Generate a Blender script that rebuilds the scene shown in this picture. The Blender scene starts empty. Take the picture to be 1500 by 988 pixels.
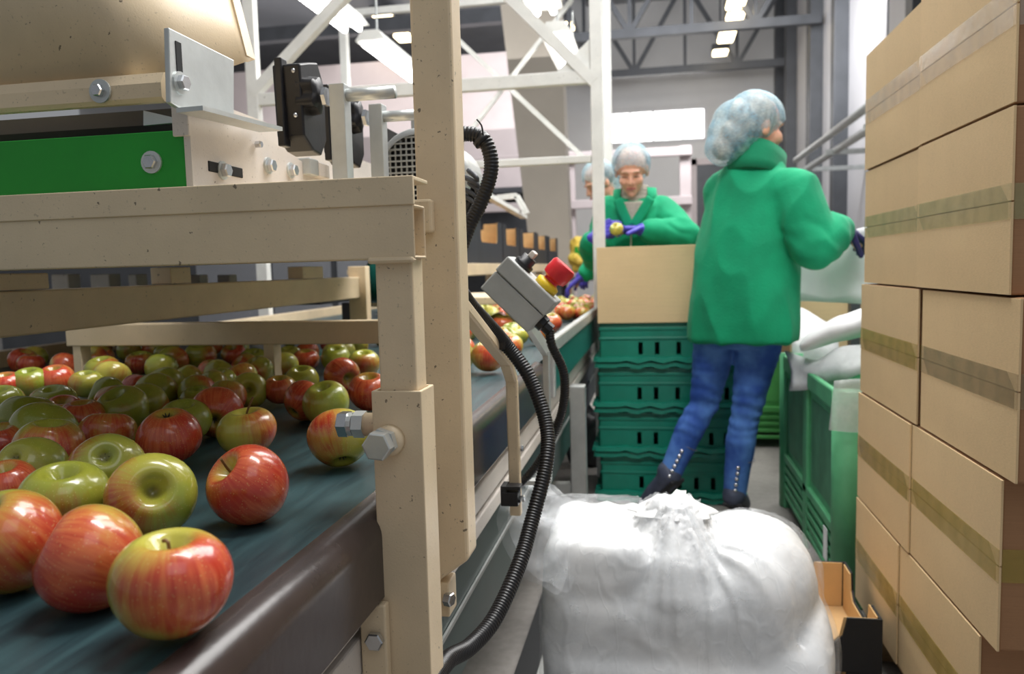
import bpy, bmesh, math, random
from mathutils import Vector, Matrix, Quaternion, noise
random.seed(7)
SC = bpy.context.scene
COL = SC.collection
V = Vector
PI = math.pi

# ------------------------------------------------------------------ camera
cam_d = bpy.data.cameras.new('camera')
cam_d.sensor_width = 23.6
FPX = 1144.0
cam_d.lens = FPX / 1500 * 23.6
cam_d.clip_start = 0.02
cam_d.clip_end = 100
cam_d.dof.use_dof = True
cam_d.dof.focus_distance = 0.92
cam_d.dof.aperture_fstop = 4.5
cam = bpy.data.objects.new('camera', cam_d)
COL.objects.link(cam)
CAMR = (Matrix.Rotation(math.radians(10.5414), 3, 'Z') @ Matrix.Rotation(PI/2 - math.radians(5.01756), 3, 'X')
        @ Matrix.Rotation(math.radians(-1.5), 3, 'Z'))
cam.matrix_world = Matrix.Translation((0, 0, 1.0)) @ CAMR.to_4x4()
SC.camera = cam

def at(px, py, X=None, Y=None, Z=None):
    """world point seen at a photo pixel, at a known plane of the place"""
    d = CAMR @ V(((px-750)/FPX, -(py-494)/FPX, -1.0))
    t = X/d.x if X is not None else Y/d.y if Y is not None else (Z-1.0)/d.z
    return V((0, 0, 1.0)) + d*t

# ------------------------------------------------------------------ view, world, large lights
SC.view_settings.view_transform = 'Standard'
SC.view_settings.look = 'None'
SC.view_settings.gamma = 1
SC.view_settings.use_curve_mapping = False
SC.view_settings.exposure = 0.0
w = bpy.data.worlds.new('hall_ambient')
SC.world = w
w.use_nodes = True
w.node_tree.nodes['Background'].inputs[0].default_value = (0.93, 0.96, 1.0, 1)
w.node_tree.nodes['Background'].inputs[1].default_value = 0.27

def area(name, loc, target, sx, sy, power, col=(1, 1, 1)):
    l = bpy.data.lights.new(name, 'AREA')
    l.shape = 'RECTANGLE'; l.size = sx; l.size_y = sy; l.energy = power; l.color = col
    o = bpy.data.objects.new(name, l); COL.objects.link(o)
    o.location = loc
    o.rotation_euler = (V(target)-V(loc)).to_track_quat('-Z', 'Y').to_euler()
    return o
area('roof_lights_aisle', (1.1, 4.3, 5.2), (0.1, 2.5, 0), 3.0, 5.0, 500, (1.0, 0.985, 0.96))
area('aisle_fill', (0.1, 1.1, 3.3), (0.1, 3.0, 0.5), 1.3, 0.5, 50, (1.0, 0.99, 0.97))  # unseen light added over the aisle to brighten camera-facing fronts
area('roof_lights_hall', (-2.0, 12.0, 5.0), (-2.0, 12.0, 0), 8, 8, 170, (1.0, 0.98, 0.96))
area('end_wall_fill', (0.8, 11.0, 5.0), (0.2, 20.0, 4.8), 3.6, 2.0, 420, (0.97, 0.98, 1.0))  # unseen area light added to brighten the end wall
area('side_bay_roof_fill', (-4.5, 11.0, 3.6), (-4.5, 11.0, 9), 7, 8, 260, (1.0, 0.98, 0.96))  # upward fill added for the side bay roof; no pendant hangs there
area('camera_side_fill', (1.2, -0.8, 4.0), (-0.1, 1.4, 0.7), 2.0, 2.0, 16, (0.96, 0.98, 1.0))  # unseen soft fill from the camera side, not a roof opening

# ------------------------------------------------------------------ object helpers
def link(o):
    COL.objects.link(o); return o

def put(o, parent=None):
    link(o)
    if parent is not None:
        o.parent = parent
        m = parent.matrix_basis.copy()
        p = parent
        if p.parent is not None:
            m = p.parent.matrix_basis @ p.matrix_parent_inverse @ m
        o.matrix_parent_inverse = m.inverted()
    return o

def obj(name, bm, m, parent=None, smooth=False, local=False):
    me = bpy.data.meshes.new(name)
    if isinstance(bm, bpy.types.Mesh):
        me = bm
    else:
        bmesh.ops.recalc_face_normals(bm, faces=bm.faces)
        bm.to_mesh(me); bm.free()
    if m is not None:
        me.materials.clear(); me.materials.append(m)
    if smooth:
        for p in me.polygons: p.use_smooth = True
    o = bpy.data.objects.new(name, me)
    if local:
        link(o); o.parent = parent
    else:
        put(o, parent)
    return o

def sharp(o, ang=35):
    """smooth shading that keeps creases"""
    me = o.data
    for p in me.polygons: p.use_smooth = True
    bm = bmesh.new(); bm.from_mesh(me)
    a = math.radians(ang)
    for e in bm.edges:
        e.smooth = not (len(e.link_faces) == 2 and e.calc_face_angle(0) > a)
    bm.to_mesh(me); bm.free()
    return o

def tag(o, label=None, cat=None, group=None, kind=None):
    if label: o['label'] = label
    if cat: o['category'] = cat
    if group: o['group'] = group
    if kind: o['kind'] = kind
    return o

def thing(name, loc, label, cat, group=None, rz=0):
    o = bpy.data.objects.new(name, None)
    o.empty_display_size = 0.05
    o.location = loc; o.rotation_euler = (0, 0, rz)
    link(o)
    return tag(o, label, cat, group)

def struct(name, bm, m, label=None, parent=None):
    o = obj(name, bm, m, parent)
    if parent is None:
        o['kind'] = 'structure'
        if label: o['label'] = label
    return o

def copy_tree(o, parent=None):
    c = o.copy(); link(c); c.parent = parent
    for ch in list(o.children): copy_tree(ch, c)
    return c

# ------------------------------------------------------------------ mesh helpers
def NB(): return bmesh.new()

def box(bm, lo, hi, bev=0.0, M=None):
    r = bmesh.ops.create_cube(bm, size=1.0)
    vs = r['verts']
    lo = V(lo); hi = V(hi); c = (lo+hi)/2; s = hi-lo
    for v in vs: v.co = V((v.co.x*s.x, v.co.y*s.y, v.co.z*s.z)) + c
    if bev > 0:
        es = list({e for v in vs for e in v.link_edges})
        rr = bmesh.ops.bevel(bm, geom=es, offset=bev, segments=2, affect='EDGES', profile=0.5)
        vs = list({v for f in rr['faces'] for v in f.verts} | {v for v in vs if v.is_valid})
    if M is not None:
        for v in vs: v.co = M @ v.co
    return vs

def B(lo, hi, bev=0.0):
    bm = NB(); box(bm, lo, hi, bev); return bm

def frame_of(d, up=V((0, 0, 1))):
    d = d.normalized()
    if abs(d.dot(up)) > 0.98: up = V((1, 0, 0)) if abs(d.x) < 0.9 else V((0, 1, 0))
    x = d.cross(up).normalized(); y = x.cross(d).normalized()
    return x, y, d

def bar(bm, p0, p1, w, h, up=(0, 0, 1), bev=0.0):
    p0 = V(p0); p1 = V(p1)
    x, y, d = frame_of(p1-p0, V(up))
    L = (p1-p0).length
    M = Matrix(((x.x, y.x, d.x, p0.x), (x.y, y.y, d.y, p0.y), (x.z, y.z, d.z, p0.z), (0, 0, 0, 1)))
    return box(bm, (-w/2, -h/2, 0), (w/2, h/2, L), bev, M)

def loft(bm, rings, cap=True, closed=True):
    R = [[bm.verts.new(p) for p in r] for r in rings]
    n = len(R[0])
    for a, b in zip(R, R[1:]):
        for i in range(n if closed else n-1):
            j = (i+1) % n
            try: bm.faces.new((a[i], a[j], b[j], b[i]))
            except ValueError: pass
    if cap and closed:
        bm.faces.new(R[0][::-1]); bm.faces.new(R[-1])
    return R

def circ(c, x, y, r, n, ph=0.0, ry=None):
    ry = r if ry is None else ry
    return [c + x*(r*math.cos(2*PI*i/n+ph)) + y*(ry*math.sin(2*PI*i/n+ph)) for i in range(n)]

def tube(bm, pts, r, n=12, cap=True):
    pts = [V(p) for p in pts]
    rs = r if isinstance(r, (list, tuple)) else [r]*len(pts)
    x = None; rings = []
    for i, p in enumerate(pts):
        d = (pts[min(i+1, len(pts)-1)] - pts[max(i-1, 0)]).normalized()
        if x is None: x, y, _ = frame_of(d)
        else:
            x = (x - d*x.dot(d)).normalized(); y = d.cross(x).normalized() * -1
            y = x.cross(d).normalized()
        rings.append(circ(p, x, y, rs[i], n))
    return loft(bm, rings, cap)

def T(p0, p1, r, n=14):
    bm = NB(); tube(bm, [p0, p1], r, n); return bm

def spline(pts, step):
    """Catmull-Rom through pts, resampled at about step"""
    pts = [V(p) for p in pts]
    P = [pts[0]*2-pts[1]] + pts + [pts[-1]*2-pts[-2]]
    out = []
    for i in range(1, len(P)-2):
        a, b, c, d = P[i-1], P[i], P[i+1], P[i+2]
        n = max(2, int((c-b).length/step))
        for k in range(n):
            t = k/n
            out.append(0.5*((2*b)+(c-a)*t+(2*a-5*b+4*c-d)*t*t+(3*b-a-3*c+d)*t**3))
    out.append(pts[-1])
    return out

def prism(bm, poly, vec):
    vec = V(vec)
    return loft(bm, [[V(p) for p in poly], [V(p)+vec for p in poly]])

def lathe(bm, prof, c, axis, n=24, cap=True):
    """prof: (radius, height) pairs along axis"""
    axis = V(axis).normalized(); x, y, d = frame_of(axis)
    return loft(bm, [circ(V(c)+axis*h, x, y, max(r, 1e-4), n) for r, h in prof], cap)

def caps(bm, p0, p1, r0, r1, n=14, k=4):
    """tapered capsule"""
    p0 = V(p0); p1 = V(p1); x, y, d = frame_of(p1-p0)
    rings = []
    for i in range(k):
        a = -PI/2 + (i+0.5)/k*PI/2*1.0
        rings.append(circ(p0+d*(r0*math.sin(a)), x, y, r0*math.cos(a), n))
    for i in range(k):
        a = (i+0.5)/k*PI/2
        rings.append(circ(p1+d*(r1*math.sin(a)), x, y, r1*math.cos(a), n))
    loft(bm, rings)

def ell(bm, c, rx, ry, rz, M=None, n=16, k=10):
    c = V(c); rings = []
    for i in range(k):
        a = -PI/2 + (i+0.5)/k*PI
        ring = [V((rx*math.cos(a)*math.cos(2*PI*j/n), ry*math.cos(a)*math.sin(2*PI*j/n), rz*math.sin(a))) for j in range(n)]
        if M is not None: ring = [M @ p for p in ring]
        rings.append([c+p for p in ring])
    loft(bm, rings)

def remesh(bm, voxel, smooth=4, disp=None):
    me = bpy.data.meshes.new('tmp'); bmesh.ops.recalc_face_normals(bm, faces=bm.faces)
    bm.to_mesh(me); bm.free()
    o = bpy.data.objects.new('tmp', me); link(o)
    m = o.modifiers.new('r', 'REMESH'); m.mode = 'VOXEL'; m.voxel_size = voxel
    if smooth:
        s = o.modifiers.new('s', 'SMOOTH'); s.iterations = smooth; s.factor = 0.5
    dg = bpy.context.evaluated_depsgraph_get()
    out = bpy.data.meshes.new_from_object(o.evaluated_get(dg))
    bpy.data.objects.remove(o); bpy.data.meshes.remove(me)
    if disp:
        nn = [v.normal.copy() for v in out.vertices]
        for v, n_ in zip(out.vertices, nn): v.co = v.co + n_*disp(v.co, n_)
    for p in out.polygons: p.use_smooth = True
    return out

# ------------------------------------------------------------------ materials
def s2l(c):
    return tuple(((x/255)/12.92 if x/255 <= 0.04045 else ((x/255+0.055)/1.055)**2.4) for x in c)

class NT:
    def __init__(s, name):
        s.m = bpy.data.materials.new(name); s.m.use_nodes = True
        s.t = s.m.node_tree; s.n = s.t.nodes; s.b = s.n['Principled BSDF']
    def node(s, t, **k):
        o = s.n.new(t)
        for a, v in k.items(): setattr(o, a, v)
        return o
    def lk(s, a, b): s.t.links.new(a, b)
    def val(s, sock, v):
        if hasattr(v, 'is_linked') or isinstance(v, bpy.types.NodeSocket): s.lk(v, sock)
        else: sock.default_value = v
    def math(s, op, a, b=0.0, c=None):
        o = s.node('ShaderNodeMath', operation=op)
        s.val(o.inputs[0], a); s.val(o.inputs[1], b)
        if c is not None: s.val(o.inputs[2], c)
        return o.outputs[0]
    def mix(s, f, a, b):
        o = s.node('ShaderNodeMix', data_type='RGBA')
        s.val(o.inputs[0], f)
        for i, v in ((6, a), (7, b)):
            if isinstance(v, tuple): v = (*v, 1) if len(v) == 3 else v
            s.val(o.inputs[i], v)
        return o.outputs[2]
    def ramp(s, x, lo, hi):
        o = s.node('ShaderNodeMapRange', interpolation_type='SMOOTHSTEP')
        s.val(o.inputs[0], x); s.val(o.inputs[1], lo); s.val(o.inputs[2], hi)
        return o.outputs[0]
    def coord(s, scale=(1, 1, 1), kind='Object'):
        tc = s.node('ShaderNodeTexCoord'); mp = s.node('ShaderNodeMapping')
        mp.inputs['Scale'].default_value = scale
        s.lk(tc.outputs[kind], mp.inputs[0]); return mp.outputs[0]
    def noise(s, vec, scale, detail=4, rough=0.55, out='Fac'):
        o = s.node('ShaderNodeTexNoise'); s.lk(vec, o.inputs['Vector'])
        o.inputs['Scale'].default_value = scale; o.inputs['Detail'].default_value = detail
        o.inputs['Roughness'].default_value = rough
        return o.outputs[out]
    def bump(s, h, strength, dist=0.01):
        o = s.node('ShaderNodeBump'); o.inputs['Strength'].default_value = strength
        o.inputs['Distance'].default_value = dist
        s.lk(h, o.inputs['Height']); s.lk(o.outputs[0], s.b.inputs['Normal'])
    def set(s, **k):
        for a, v in k.items():
            s.val(s.b.inputs[a.replace('_', ' ')], v)
        return s

def simple(name, c, rough=0.5, metal=0.0, var=0.12, scale=30, bump=0.0, bscale=200, **k):
    t = NT(name); c = s2l(c)
    vec = t.coord()
    n = t.noise(vec, scale)
    a = tuple(x*(1-var) for x in c); b = tuple(min(1, x*(1+var)) for x in c)
    t.lk(t.mix(t.ramp(n, 0.25, 0.75), a, b), t.b.inputs['Base Color'])
    t.b.inputs['Roughness'].default_value = rough; t.b.inputs['Metallic'].default_value = metal
    if bump: t.bump(t.noise(vec, bscale, 3), bump, 0.004)
    for a_, v in k.items(): t.b.inputs[a_.replace('_', ' ')].default_value = v
    return t.m

def painted(name, c, rough=0.38):
    """powder-coated steel with chips and grime specks"""
    t = NT(name); c = s2l(c); vec = t.coord()
    n = t.noise(vec, 9, 5)
    base = t.mix(t.ramp(n, 0.3, 0.7), tuple(x*0.93 for x in c), tuple(min(1, x*1.05) for x in c))
    sp = t.ramp(t.noise(vec, 95, 3, 0.6), 0.69, 0.72)
    sp2 = t.ramp(t.noise(vec, 260, 2, 0.5), 0.665, 0.72)
    m = t.math('MAXIMUM', t.math('MULTIPLY', sp, 0.75), t.math('MULTIPLY', sp2, 0.25))
    t.lk(t.mix(m, base, s2l((70, 56, 44))), t.b.inputs['Base Color'])
    t.lk(t.math('MULTIPLY_ADD', n, 0.2, rough-0.1), t.b.inputs['Roughness'])
    t.bump(t.noise(vec, 420, 2), 0.12, 0.0015)
    return t.m

M = {}
M['cream'] = painted('cream_paint', (226, 205, 172))
M['white_paint'] = painted('white_paint', (226, 226, 222), 0.42)
M['panel_white'] = painted('panel_white', (216, 208, 200), 0.42)
M['green_paint'] = simple('green_paint', (22, 150, 40), 0.42, var=0.06, scale=12)
M['zinc'] = simple('zinc_plate', (200, 204, 203), 0.36, 0.55, 0.1, 14, 0.05, 120)
M['steel'] = simple('bright_steel', (200, 202, 205), 0.25, 0.95, 0.08, 40)
M['alu'] = simple('aluminium', (186, 188, 186), 0.42, 0.7, 0.08, 20)
M['black'] = simple('black_plastic', (24, 24, 28), 0.38, var=0.2, scale=40, bump=0.05)
M['conduit'] = simple('black_conduit', (22, 22, 25), 0.36, var=0.2)
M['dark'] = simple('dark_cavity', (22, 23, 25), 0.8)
M['edge'] = simple('belt_edge_brown', (56, 47, 46), 0.24, var=0.12, scale=25, bump=0.06, bscale=60)
M['grey_box'] = simple('grey_enclosure', (170, 172, 170), 0.5, var=0.05, scale=40, bump=0.05)
M['red_btn'] = simple('red_button', (210, 36, 44), 0.35)
M['yellow_btn'] = simple('yellow_collar', (235, 200, 40), 0.4)
M['crate'] = simple('teal_crate', (8, 126, 104), 0.38, var=0.1, scale=10, bump=0.05, bscale=60)
M['bin'] = simple('green_bin', (84, 160, 114), 0.5, var=0.18, scale=7, bump=0.06, bscale=60)
M['bin_dk'] = simple('green_bin_panel', (74, 128, 96), 0.55, var=0.2, scale=9)
M['bin_lt'] = simple('pale_green_bin', (78, 158, 82), 0.5, var=0.12, scale=9)
M['teal_panel'] = simple('teal_panel', (24, 92, 84), 0.3, var=0.12, scale=8)
M['dkgrey'] = simple('dark_grey_steel', (70, 72, 76), 0.5, 0.2, 0.12, 4)
M['roof'] = simple('roof_sheet', (140, 141, 144), 0.6, 0.0, 0.1, 1.2)
M['roof_dk'] = simple('roof_sheet_dark', (124, 126, 132), 0.6, 0.0, 0.15, 1.0)
M['wall'] = simple('wall_panel_grey', (202, 201, 200), 0.6, var=0.05, scale=0.8)
M['wall_w'] = simple('wall_panel_white', (188, 187, 190), 0.45, var=0.05, scale=1.0)
M['beige'] = simple('beige_duct', (186, 178, 166), 0.55, var=0.05, scale=2)
M['pink_white'] = simple('warm_white_steel', (196, 184, 184), 0.5, var=0.04, scale=3)
M['skin'] = simple('skin', (228, 172, 144), 0.5, var=0.06, scale=30, Subsurface_Weight=0.15, Subsurface_Radius=(0.01, 0.004, 0.002))
M['lip'] = simple('lips', (176, 92, 88), 0.45)
M['brow'] = simple('brow_hair', (98, 72, 52), 0.7)
M['hair'] = simple('fair_hair', (146, 118, 92), 0.6, var=0.3, scale=60)
M['sweater'] = simple('grey_knit', (176, 168, 156), 0.85, var=0.12, scale=120, bump=0.3, bscale=300)
M['shoe'] = simple('dark_shoe', (66, 72, 92), 0.6, var=0.2, scale=40)
M['sole'] = simple('shoe_sole', (30, 30, 34), 0.7)
M['glove_blue'] = simple('violet_nitrile_glove', (70, 62, 178), 0.42, var=0.12, scale=40)
M['glove_navy'] = simple('navy_glove', (34, 32, 82), 0.5, var=0.15, scale=40)
M['stud'] = simple('silver_stud', (215, 215, 220), 0.25, 0.9)
M['seam'] = simple('seam_thread', (120, 122, 134), 0.7)
M['blackcard'] = simple('black_cardboard', (28, 28, 30), 0.6, var=0.15, scale=30)
M['greycard'] = simple('charcoal_cardboard', (40, 44, 50), 0.6, var=0.1, scale=10)
M['tan'] = simple('tan_card', (206, 168, 116), 0.75, var=0.06, scale=20)
M['stem'] = simple('apple_stem', (112, 80, 40), 0.7, var=0.3, scale=200)
M['calyx'] = simple('apple_calyx', (52, 46, 26), 0.8, var=0.4, scale=300)

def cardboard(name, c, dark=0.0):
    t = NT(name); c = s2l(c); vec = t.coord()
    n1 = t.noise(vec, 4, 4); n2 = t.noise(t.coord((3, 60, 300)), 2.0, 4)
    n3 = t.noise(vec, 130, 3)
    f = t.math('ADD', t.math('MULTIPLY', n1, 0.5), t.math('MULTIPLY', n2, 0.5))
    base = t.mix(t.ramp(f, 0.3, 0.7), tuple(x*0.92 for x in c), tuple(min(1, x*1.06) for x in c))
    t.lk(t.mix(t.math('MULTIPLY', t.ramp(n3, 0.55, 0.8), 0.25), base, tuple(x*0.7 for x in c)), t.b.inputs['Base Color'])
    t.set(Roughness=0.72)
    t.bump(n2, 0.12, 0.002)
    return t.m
M['card'] = cardboard('kraft_cardboard', (224, 195, 150))
M['card_shaded'] = cardboard('kraft_cardboard_shaded', (164, 122, 86))  # kraft darkened to paint shade onto the camera-facing carton ends

def tape(name, c, alpha, rough=0.16):
    t = NT(name); vec = t.coord()
    n = t.noise(vec, 26, 4); n2 = t.noise(t.coord((60, 5, 60)), 5, 3)
    t.set(Base_Color=(*s2l(c), 1), Roughness=rough)
    t.lk(t.math('MULTIPLY_ADD', t.ramp(n, 0.35, 0.7), 0.08, alpha-0.04), t.b.inputs['Alpha'])
    t.bump(n2, 0.12, 0.002)
    return t.m
M['tape_olive'] = tape('olive_tape', (190, 168, 84), 0.36)
M['tape_grey'] = tape('greyish_tape', (176, 158, 124), 0.36)
M['tape_clear'] = tape('clear_tape', (220, 212, 200), 0.22, 0.14)
M['tape_green'] = tape('greenish_tape', (186, 186, 140), 0.28)

def emis(name, c, s):
    t = NT(name)
    t.set(Base_Color=(*c, 1), Emission_Color=(*c, 1), Emission_Strength=s)
    return t.m
M['tube'] = emis('fluorescent_tube', (1.0, 0.99, 0.96), 14)
M['warm'] = emis('warm_roof_lamp', (1.0, 0.80, 0.48), 9)
M['pane'] = emis('window_daylight', (1.0, 0.98, 0.95), 5)

def belt_mat():
    t = NT('teal_belt'); vec = t.coord()
    n = t.noise(t.coord((14, 1.1, 1)), 6, 4); n2 = t.noise(vec, 3.0, 3)
    f = t.math('ADD', t.math('MULTIPLY', n, 0.6), t.math('MULTIPLY', n2, 0.4))
    t.lk(t.mix(t.ramp(f, 0.32, 0.68), s2l((28, 48, 54)), s2l((48, 78, 82))), t.b.inputs['Base Color'])
    t.lk(t.math('MULTIPLY_ADD', n, 0.2, 0.32), t.b.inputs['Roughness'])
    t.bump(t.noise(vec, 500, 2), 0.15, 0.001)
    return t.m
M['belt'] = belt_mat()

def floor_mat():
    t = NT('concrete_floor'); vec = t.coord()
    n = t.noise(vec, 2.2, 6); n2 = t.noise(vec, 40, 3)
    f = t.math('ADD', t.math('MULTIPLY', n, 0.75), t.math('MULTIPLY', n2, 0.25))
    t.lk(t.mix(t.ramp(f, 0.3, 0.7), s2l((112, 108, 104)), s2l((150, 145, 140))), t.b.inputs['Base Color'])
    t.set(Roughness=0.55); t.bump(n2, 0.1, 0.003)
    return t.m
M['floor'] = floor_mat()

def fleece(name, c):
    t = NT(name); c = s2l(c); vec = t.coord()
    n = t.noise(vec, 7, 4); n2 = t.noise(vec, 160, 3)
    t.lk(t.mix(t.ramp(n, 0.3, 0.7), tuple(x*0.88 for x in c), tuple(x*1.08 for x in c)), t.b.inputs['Base Color'])
    t.set(Roughness=0.9, Sheen_Weight=0.06, Sheen_Roughness=0.4)
    t.bump(n2, 0.35, 0.004)
    return t.m
M['fleece'] = fleece('green_fleece', (0, 150, 104))
M['fleece_dk'] = fleece('green_fleece_collar', (0, 122, 84))

def denim():
    t = NT('blue_denim'); vec = t.coord()
    n = t.noise(vec, 6.5, 3); n2 = t.noise(vec, 15, 2); n3 = t.noise(vec, 240, 2)
    f = t.ramp(t.math('ADD', t.math('MULTIPLY', n, 0.7), t.math('MULTIPLY', n2, 0.3)), 0.36, 0.68)
    base = t.mix(f, s2l((40, 82, 168)), s2l((98, 150, 224)))
    t.lk(t.mix(t.math('MULTIPLY', n3, 0.25), base, s2l((20, 44, 100))), t.b.inputs['Base Color'])
    t.set(Roughness=0.8); t.bump(n3, 0.3, 0.003)
    return t.m
M['denim'] = denim()

def film(name, c, alpha, rough=0.12, bs=18):
    t = NT(name); vec = t.coord()
    n = t.noise(vec, bs, 5, 0.6); n2 = t.noise(vec, bs*4, 3)
    h = t.math('ADD', n, t.math('MULTIPLY', n2, 0.3))
    t.set(Base_Color=(*s2l(c), 1), Roughness=rough)
    t.lk(t.math('MULTIPLY_ADD', t.ramp(n, 0.4, 0.75), 0.25, alpha-0.08), t.b.inputs['Alpha'])
    t.bump(h, 0.4, 0.008)
    return t.m
M['film'] = film('clear_polythene', (240, 243, 246), 0.16)
M['film_flap'] = film('crumpled_clear_film', (236, 240, 244), 0.2)
M['skirt'] = simple('dark_skirt', (58, 72, 70), 0.4, var=0.15, scale=6)
M['film_sheet'] = film('white_film_sheet', (224, 226, 228), 0.9, 0.35, 8)
M['film_thin'] = film('hanging_film', (220, 224, 226), 0.42, 0.25, 8)

def bag_mat():
    t = NT('white_polythene'); vec = t.coord()
    n = t.noise(vec, 7, 3, 0.5)
    # sharp thin creases: ridges of a warped noise
    c1 = t.math('ABSOLUTE', t.math('SUBTRACT', t.noise(vec, 6, 2, 0.5), 0.5))
    c2 = t.math('ABSOLUTE', t.math('SUBTRACT', t.noise(t.coord((1.6, 1.6, 0.7)), 15, 2, 0.5), 0.5))
    h = t.math('ADD', t.math('MULTIPLY', t.ramp(c1, 0.05, 0.0), 0.8), t.math('MULTIPLY', t.ramp(c2, 0.04, 0.0), 0.25))
    t.lk(t.mix(t.ramp(n, 0.3, 0.7), s2l((234, 236, 238)), s2l((247, 248, 249))), t.b.inputs['Base Color'])
    t.set(Roughness=0.36, Subsurface_Weight=0.8, Subsurface_Radius=(0.14, 0.14, 0.14), Coat_Weight=0.5, Coat_Roughness=0.14)
    t.bump(h, 0.22, 0.006)
    return t.m
M['bag'] = bag_mat()
M['paper'] = simple('white_paper', (242, 242, 244), 0.7, var=0.03, scale=6)
M['netcap'] = None
def net_mat():
    t = NT('pale_blue_hair_net'); vec = t.coord()
    n = t.noise(t.coord((18, 18, 70)), 6, 3); n2 = t.noise(vec, 24, 3)
    t.lk(t.mix(t.ramp(n2, 0.3, 0.7), s2l((136, 190, 214)), s2l((206, 232, 240))), t.b.inputs['Base Color'])
    t.set(Roughness=0.4)
    t.lk(t.math('MULTIPLY_ADD', t.ramp(n, 0.35, 0.7), 0.22, 0.36), t.b.inputs['Alpha'])
    t.bump(n, 0.35, 0.004)
    return t.m
M['netcap'] = net_mat()

def apple_mat():
    """green-yellow skin, red blush on the +X cheek; how much is the apple's own 'blush' and 'tone'"""
    t = NT('apple_skin')
    tc = t.node('ShaderNodeTexCoord')
    sep = t.node('ShaderNodeSeparateXYZ'); t.lk(tc.outputs['Object'], sep.inputs[0])
    oi = t.node('ShaderNodeObjectInfo')
    bl = t.node('ShaderNodeAttribute', attribute_type='OBJECT', attribute_name='blush').outputs['Fac']
    tn = t.node('ShaderNodeAttribute', attribute_type='OBJECT', attribute_name='tone').outputs['Fac']
    add = t.node('ShaderNodeVectorMath', operation='ADD'); t.lk(tc.outputs['Object'], add.inputs[0])
    rv = t.node('ShaderNodeCombineXYZ')
    for i in range(3): t.lk(t.math('MULTIPLY', oi.outputs['Random'], 7.0+i*3.3), rv.inputs[i])
    t.lk(rv.outputs[0], add.inputs[1])
    vec = add.outputs[0]
    # streaks run from stem to calyx: fine round the axis, long along it
    ang = t.math('ARCTAN2', sep.outputs[1], sep.outputs[0])
    cs = t.node('ShaderNodeCombineXYZ')
    t.lk(t.math('MULTIPLY', t.math('COSINE', ang), 2.2), cs.inputs[0])
    t.lk(t.math('MULTIPLY', t.math('SINE', ang), 2.2), cs.inputs[1])
    t.lk(t.math('MULTIPLY_ADD', sep.outputs[2], 8.0, t.math('MULTIPLY', oi.outputs['Random'], 9)), cs.inputs[2])
    st = t.noise(cs.outputs[0], 4.2, 5, 0.62)
    big = t.noise(vec, 22, 2)
    # cheek coordinate -1..1 (radius about 0.038)
    cheek = t.math('MULTIPLY', sep.outputs[0], 26.0)
    x = t.math('ADD', cheek, t.math('MULTIPLY', t.math('SUBTRACT', st, 0.5), 1.1))
    x = t.math('ADD', x, t.math('MULTIPLY', t.math('SUBTRACT', big, 0.5), 2.2))
    x = t.math('ADD', x, t.math('MULTIPLY_ADD', bl, 2.9, -1.75))
    red = t.ramp(x, -0.55, 0.95)
    # green round the stem bowl
    rr = t.math('SQRT', t.math('ADD', t.math('MULTIPLY', sep.outputs[0], sep.outputs[0]), t.math('MULTIPLY', sep.outputs[1], sep.outputs[1])))
    bowl = t.ramp(rr, 0.006, 0.02)
    red = t.math('MULTIPLY', red, t.math('MULTIPLY_ADD', bowl, 0.75, 0.25))
    g = t.mix(tn, s2l((140, 150, 44)), s2l((212, 196, 88)))
    g = t.mix(t.ramp(big, 0.35, 0.7), g, s2l((150, 160, 58)))
    r = t.mix(t.ramp(t.math('ADD', t.math('MULTIPLY', st, 0.5), t.math('MULTIPLY', big, 0.5)), 0.36, 0.62), s2l((222, 104, 66)), s2l((188, 34, 36)))
    base = t.mix(t.math('MULTIPLY', red, 0.93), g, r)
    vo = t.node('ShaderNodeTexVoronoi'); t.lk(vec, vo.inputs['Vector']); vo.inputs['Scale'].default_value = 330
    dots = t.math('MULTIPLY', t.ramp(vo.outputs['Distance'], 0.22, 0.1), 0.35)
    base = t.mix(dots, base, s2l((222, 206, 130)))
    brown = t.math('MULTIPLY', t.ramp(rr, 0.009, 0.003), 0.7)
    t.lk(t.mix(brown, base, s2l((96, 86, 40))), t.b.inputs['Base Color'])
    t.set(Roughness=0.24, Coat_Weight=0.5, Coat_Roughness=0.05, Subsurface_Weight=0.06, Subsurface_Radius=(0.006, 0.004, 0.002))
    t.bump(t.noise(vec, 60, 3), 0.06, 0.003)
    return t.m
M['apple'] = apple_mat()

# ================================================================== THE SETTING
FL = struct('floor', B((-16, -4, -0.2), (3.0, 20.2, 0)), M['floor'], 'grey concrete hall floor')
struct('wall_back', B((-16, 20, 0), (3.3, 20.3, 8)), M['wall'], 'grey end wall of the hall')
wr = struct('wall_right', B((3.0, 4.5, 0), (3.3, 20, 8)), M['wall_w'], 'white panelled side wall with dark uprights')
for y in (19.6, 18.1, 15.4, 13.45, 9.6):
    struct('upright', B((2.78, y-0.13, 0), (3.0, y+0.13, 8), 0.01), M['dkgrey'], parent=wr)
for y in (16.8, 14.4, 11.2):
    struct('panel_joint', B((2.985, y-0.015, 0), (3.0, y+0.015, 8)), M['dkgrey'], parent=wr)
struct('ceiling', B((-1.6, 5.5, 7.4), (3.3, 20.3, 7.6)), M['roof'], 'grey sheet roof over the aisle')
struct('ceiling_side_bay', B((-16, 5.5, 5.9), (-1.6, 20.3, 6.1)), M['roof_dk'], 'dark sheet roof of the side bay')

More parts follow.
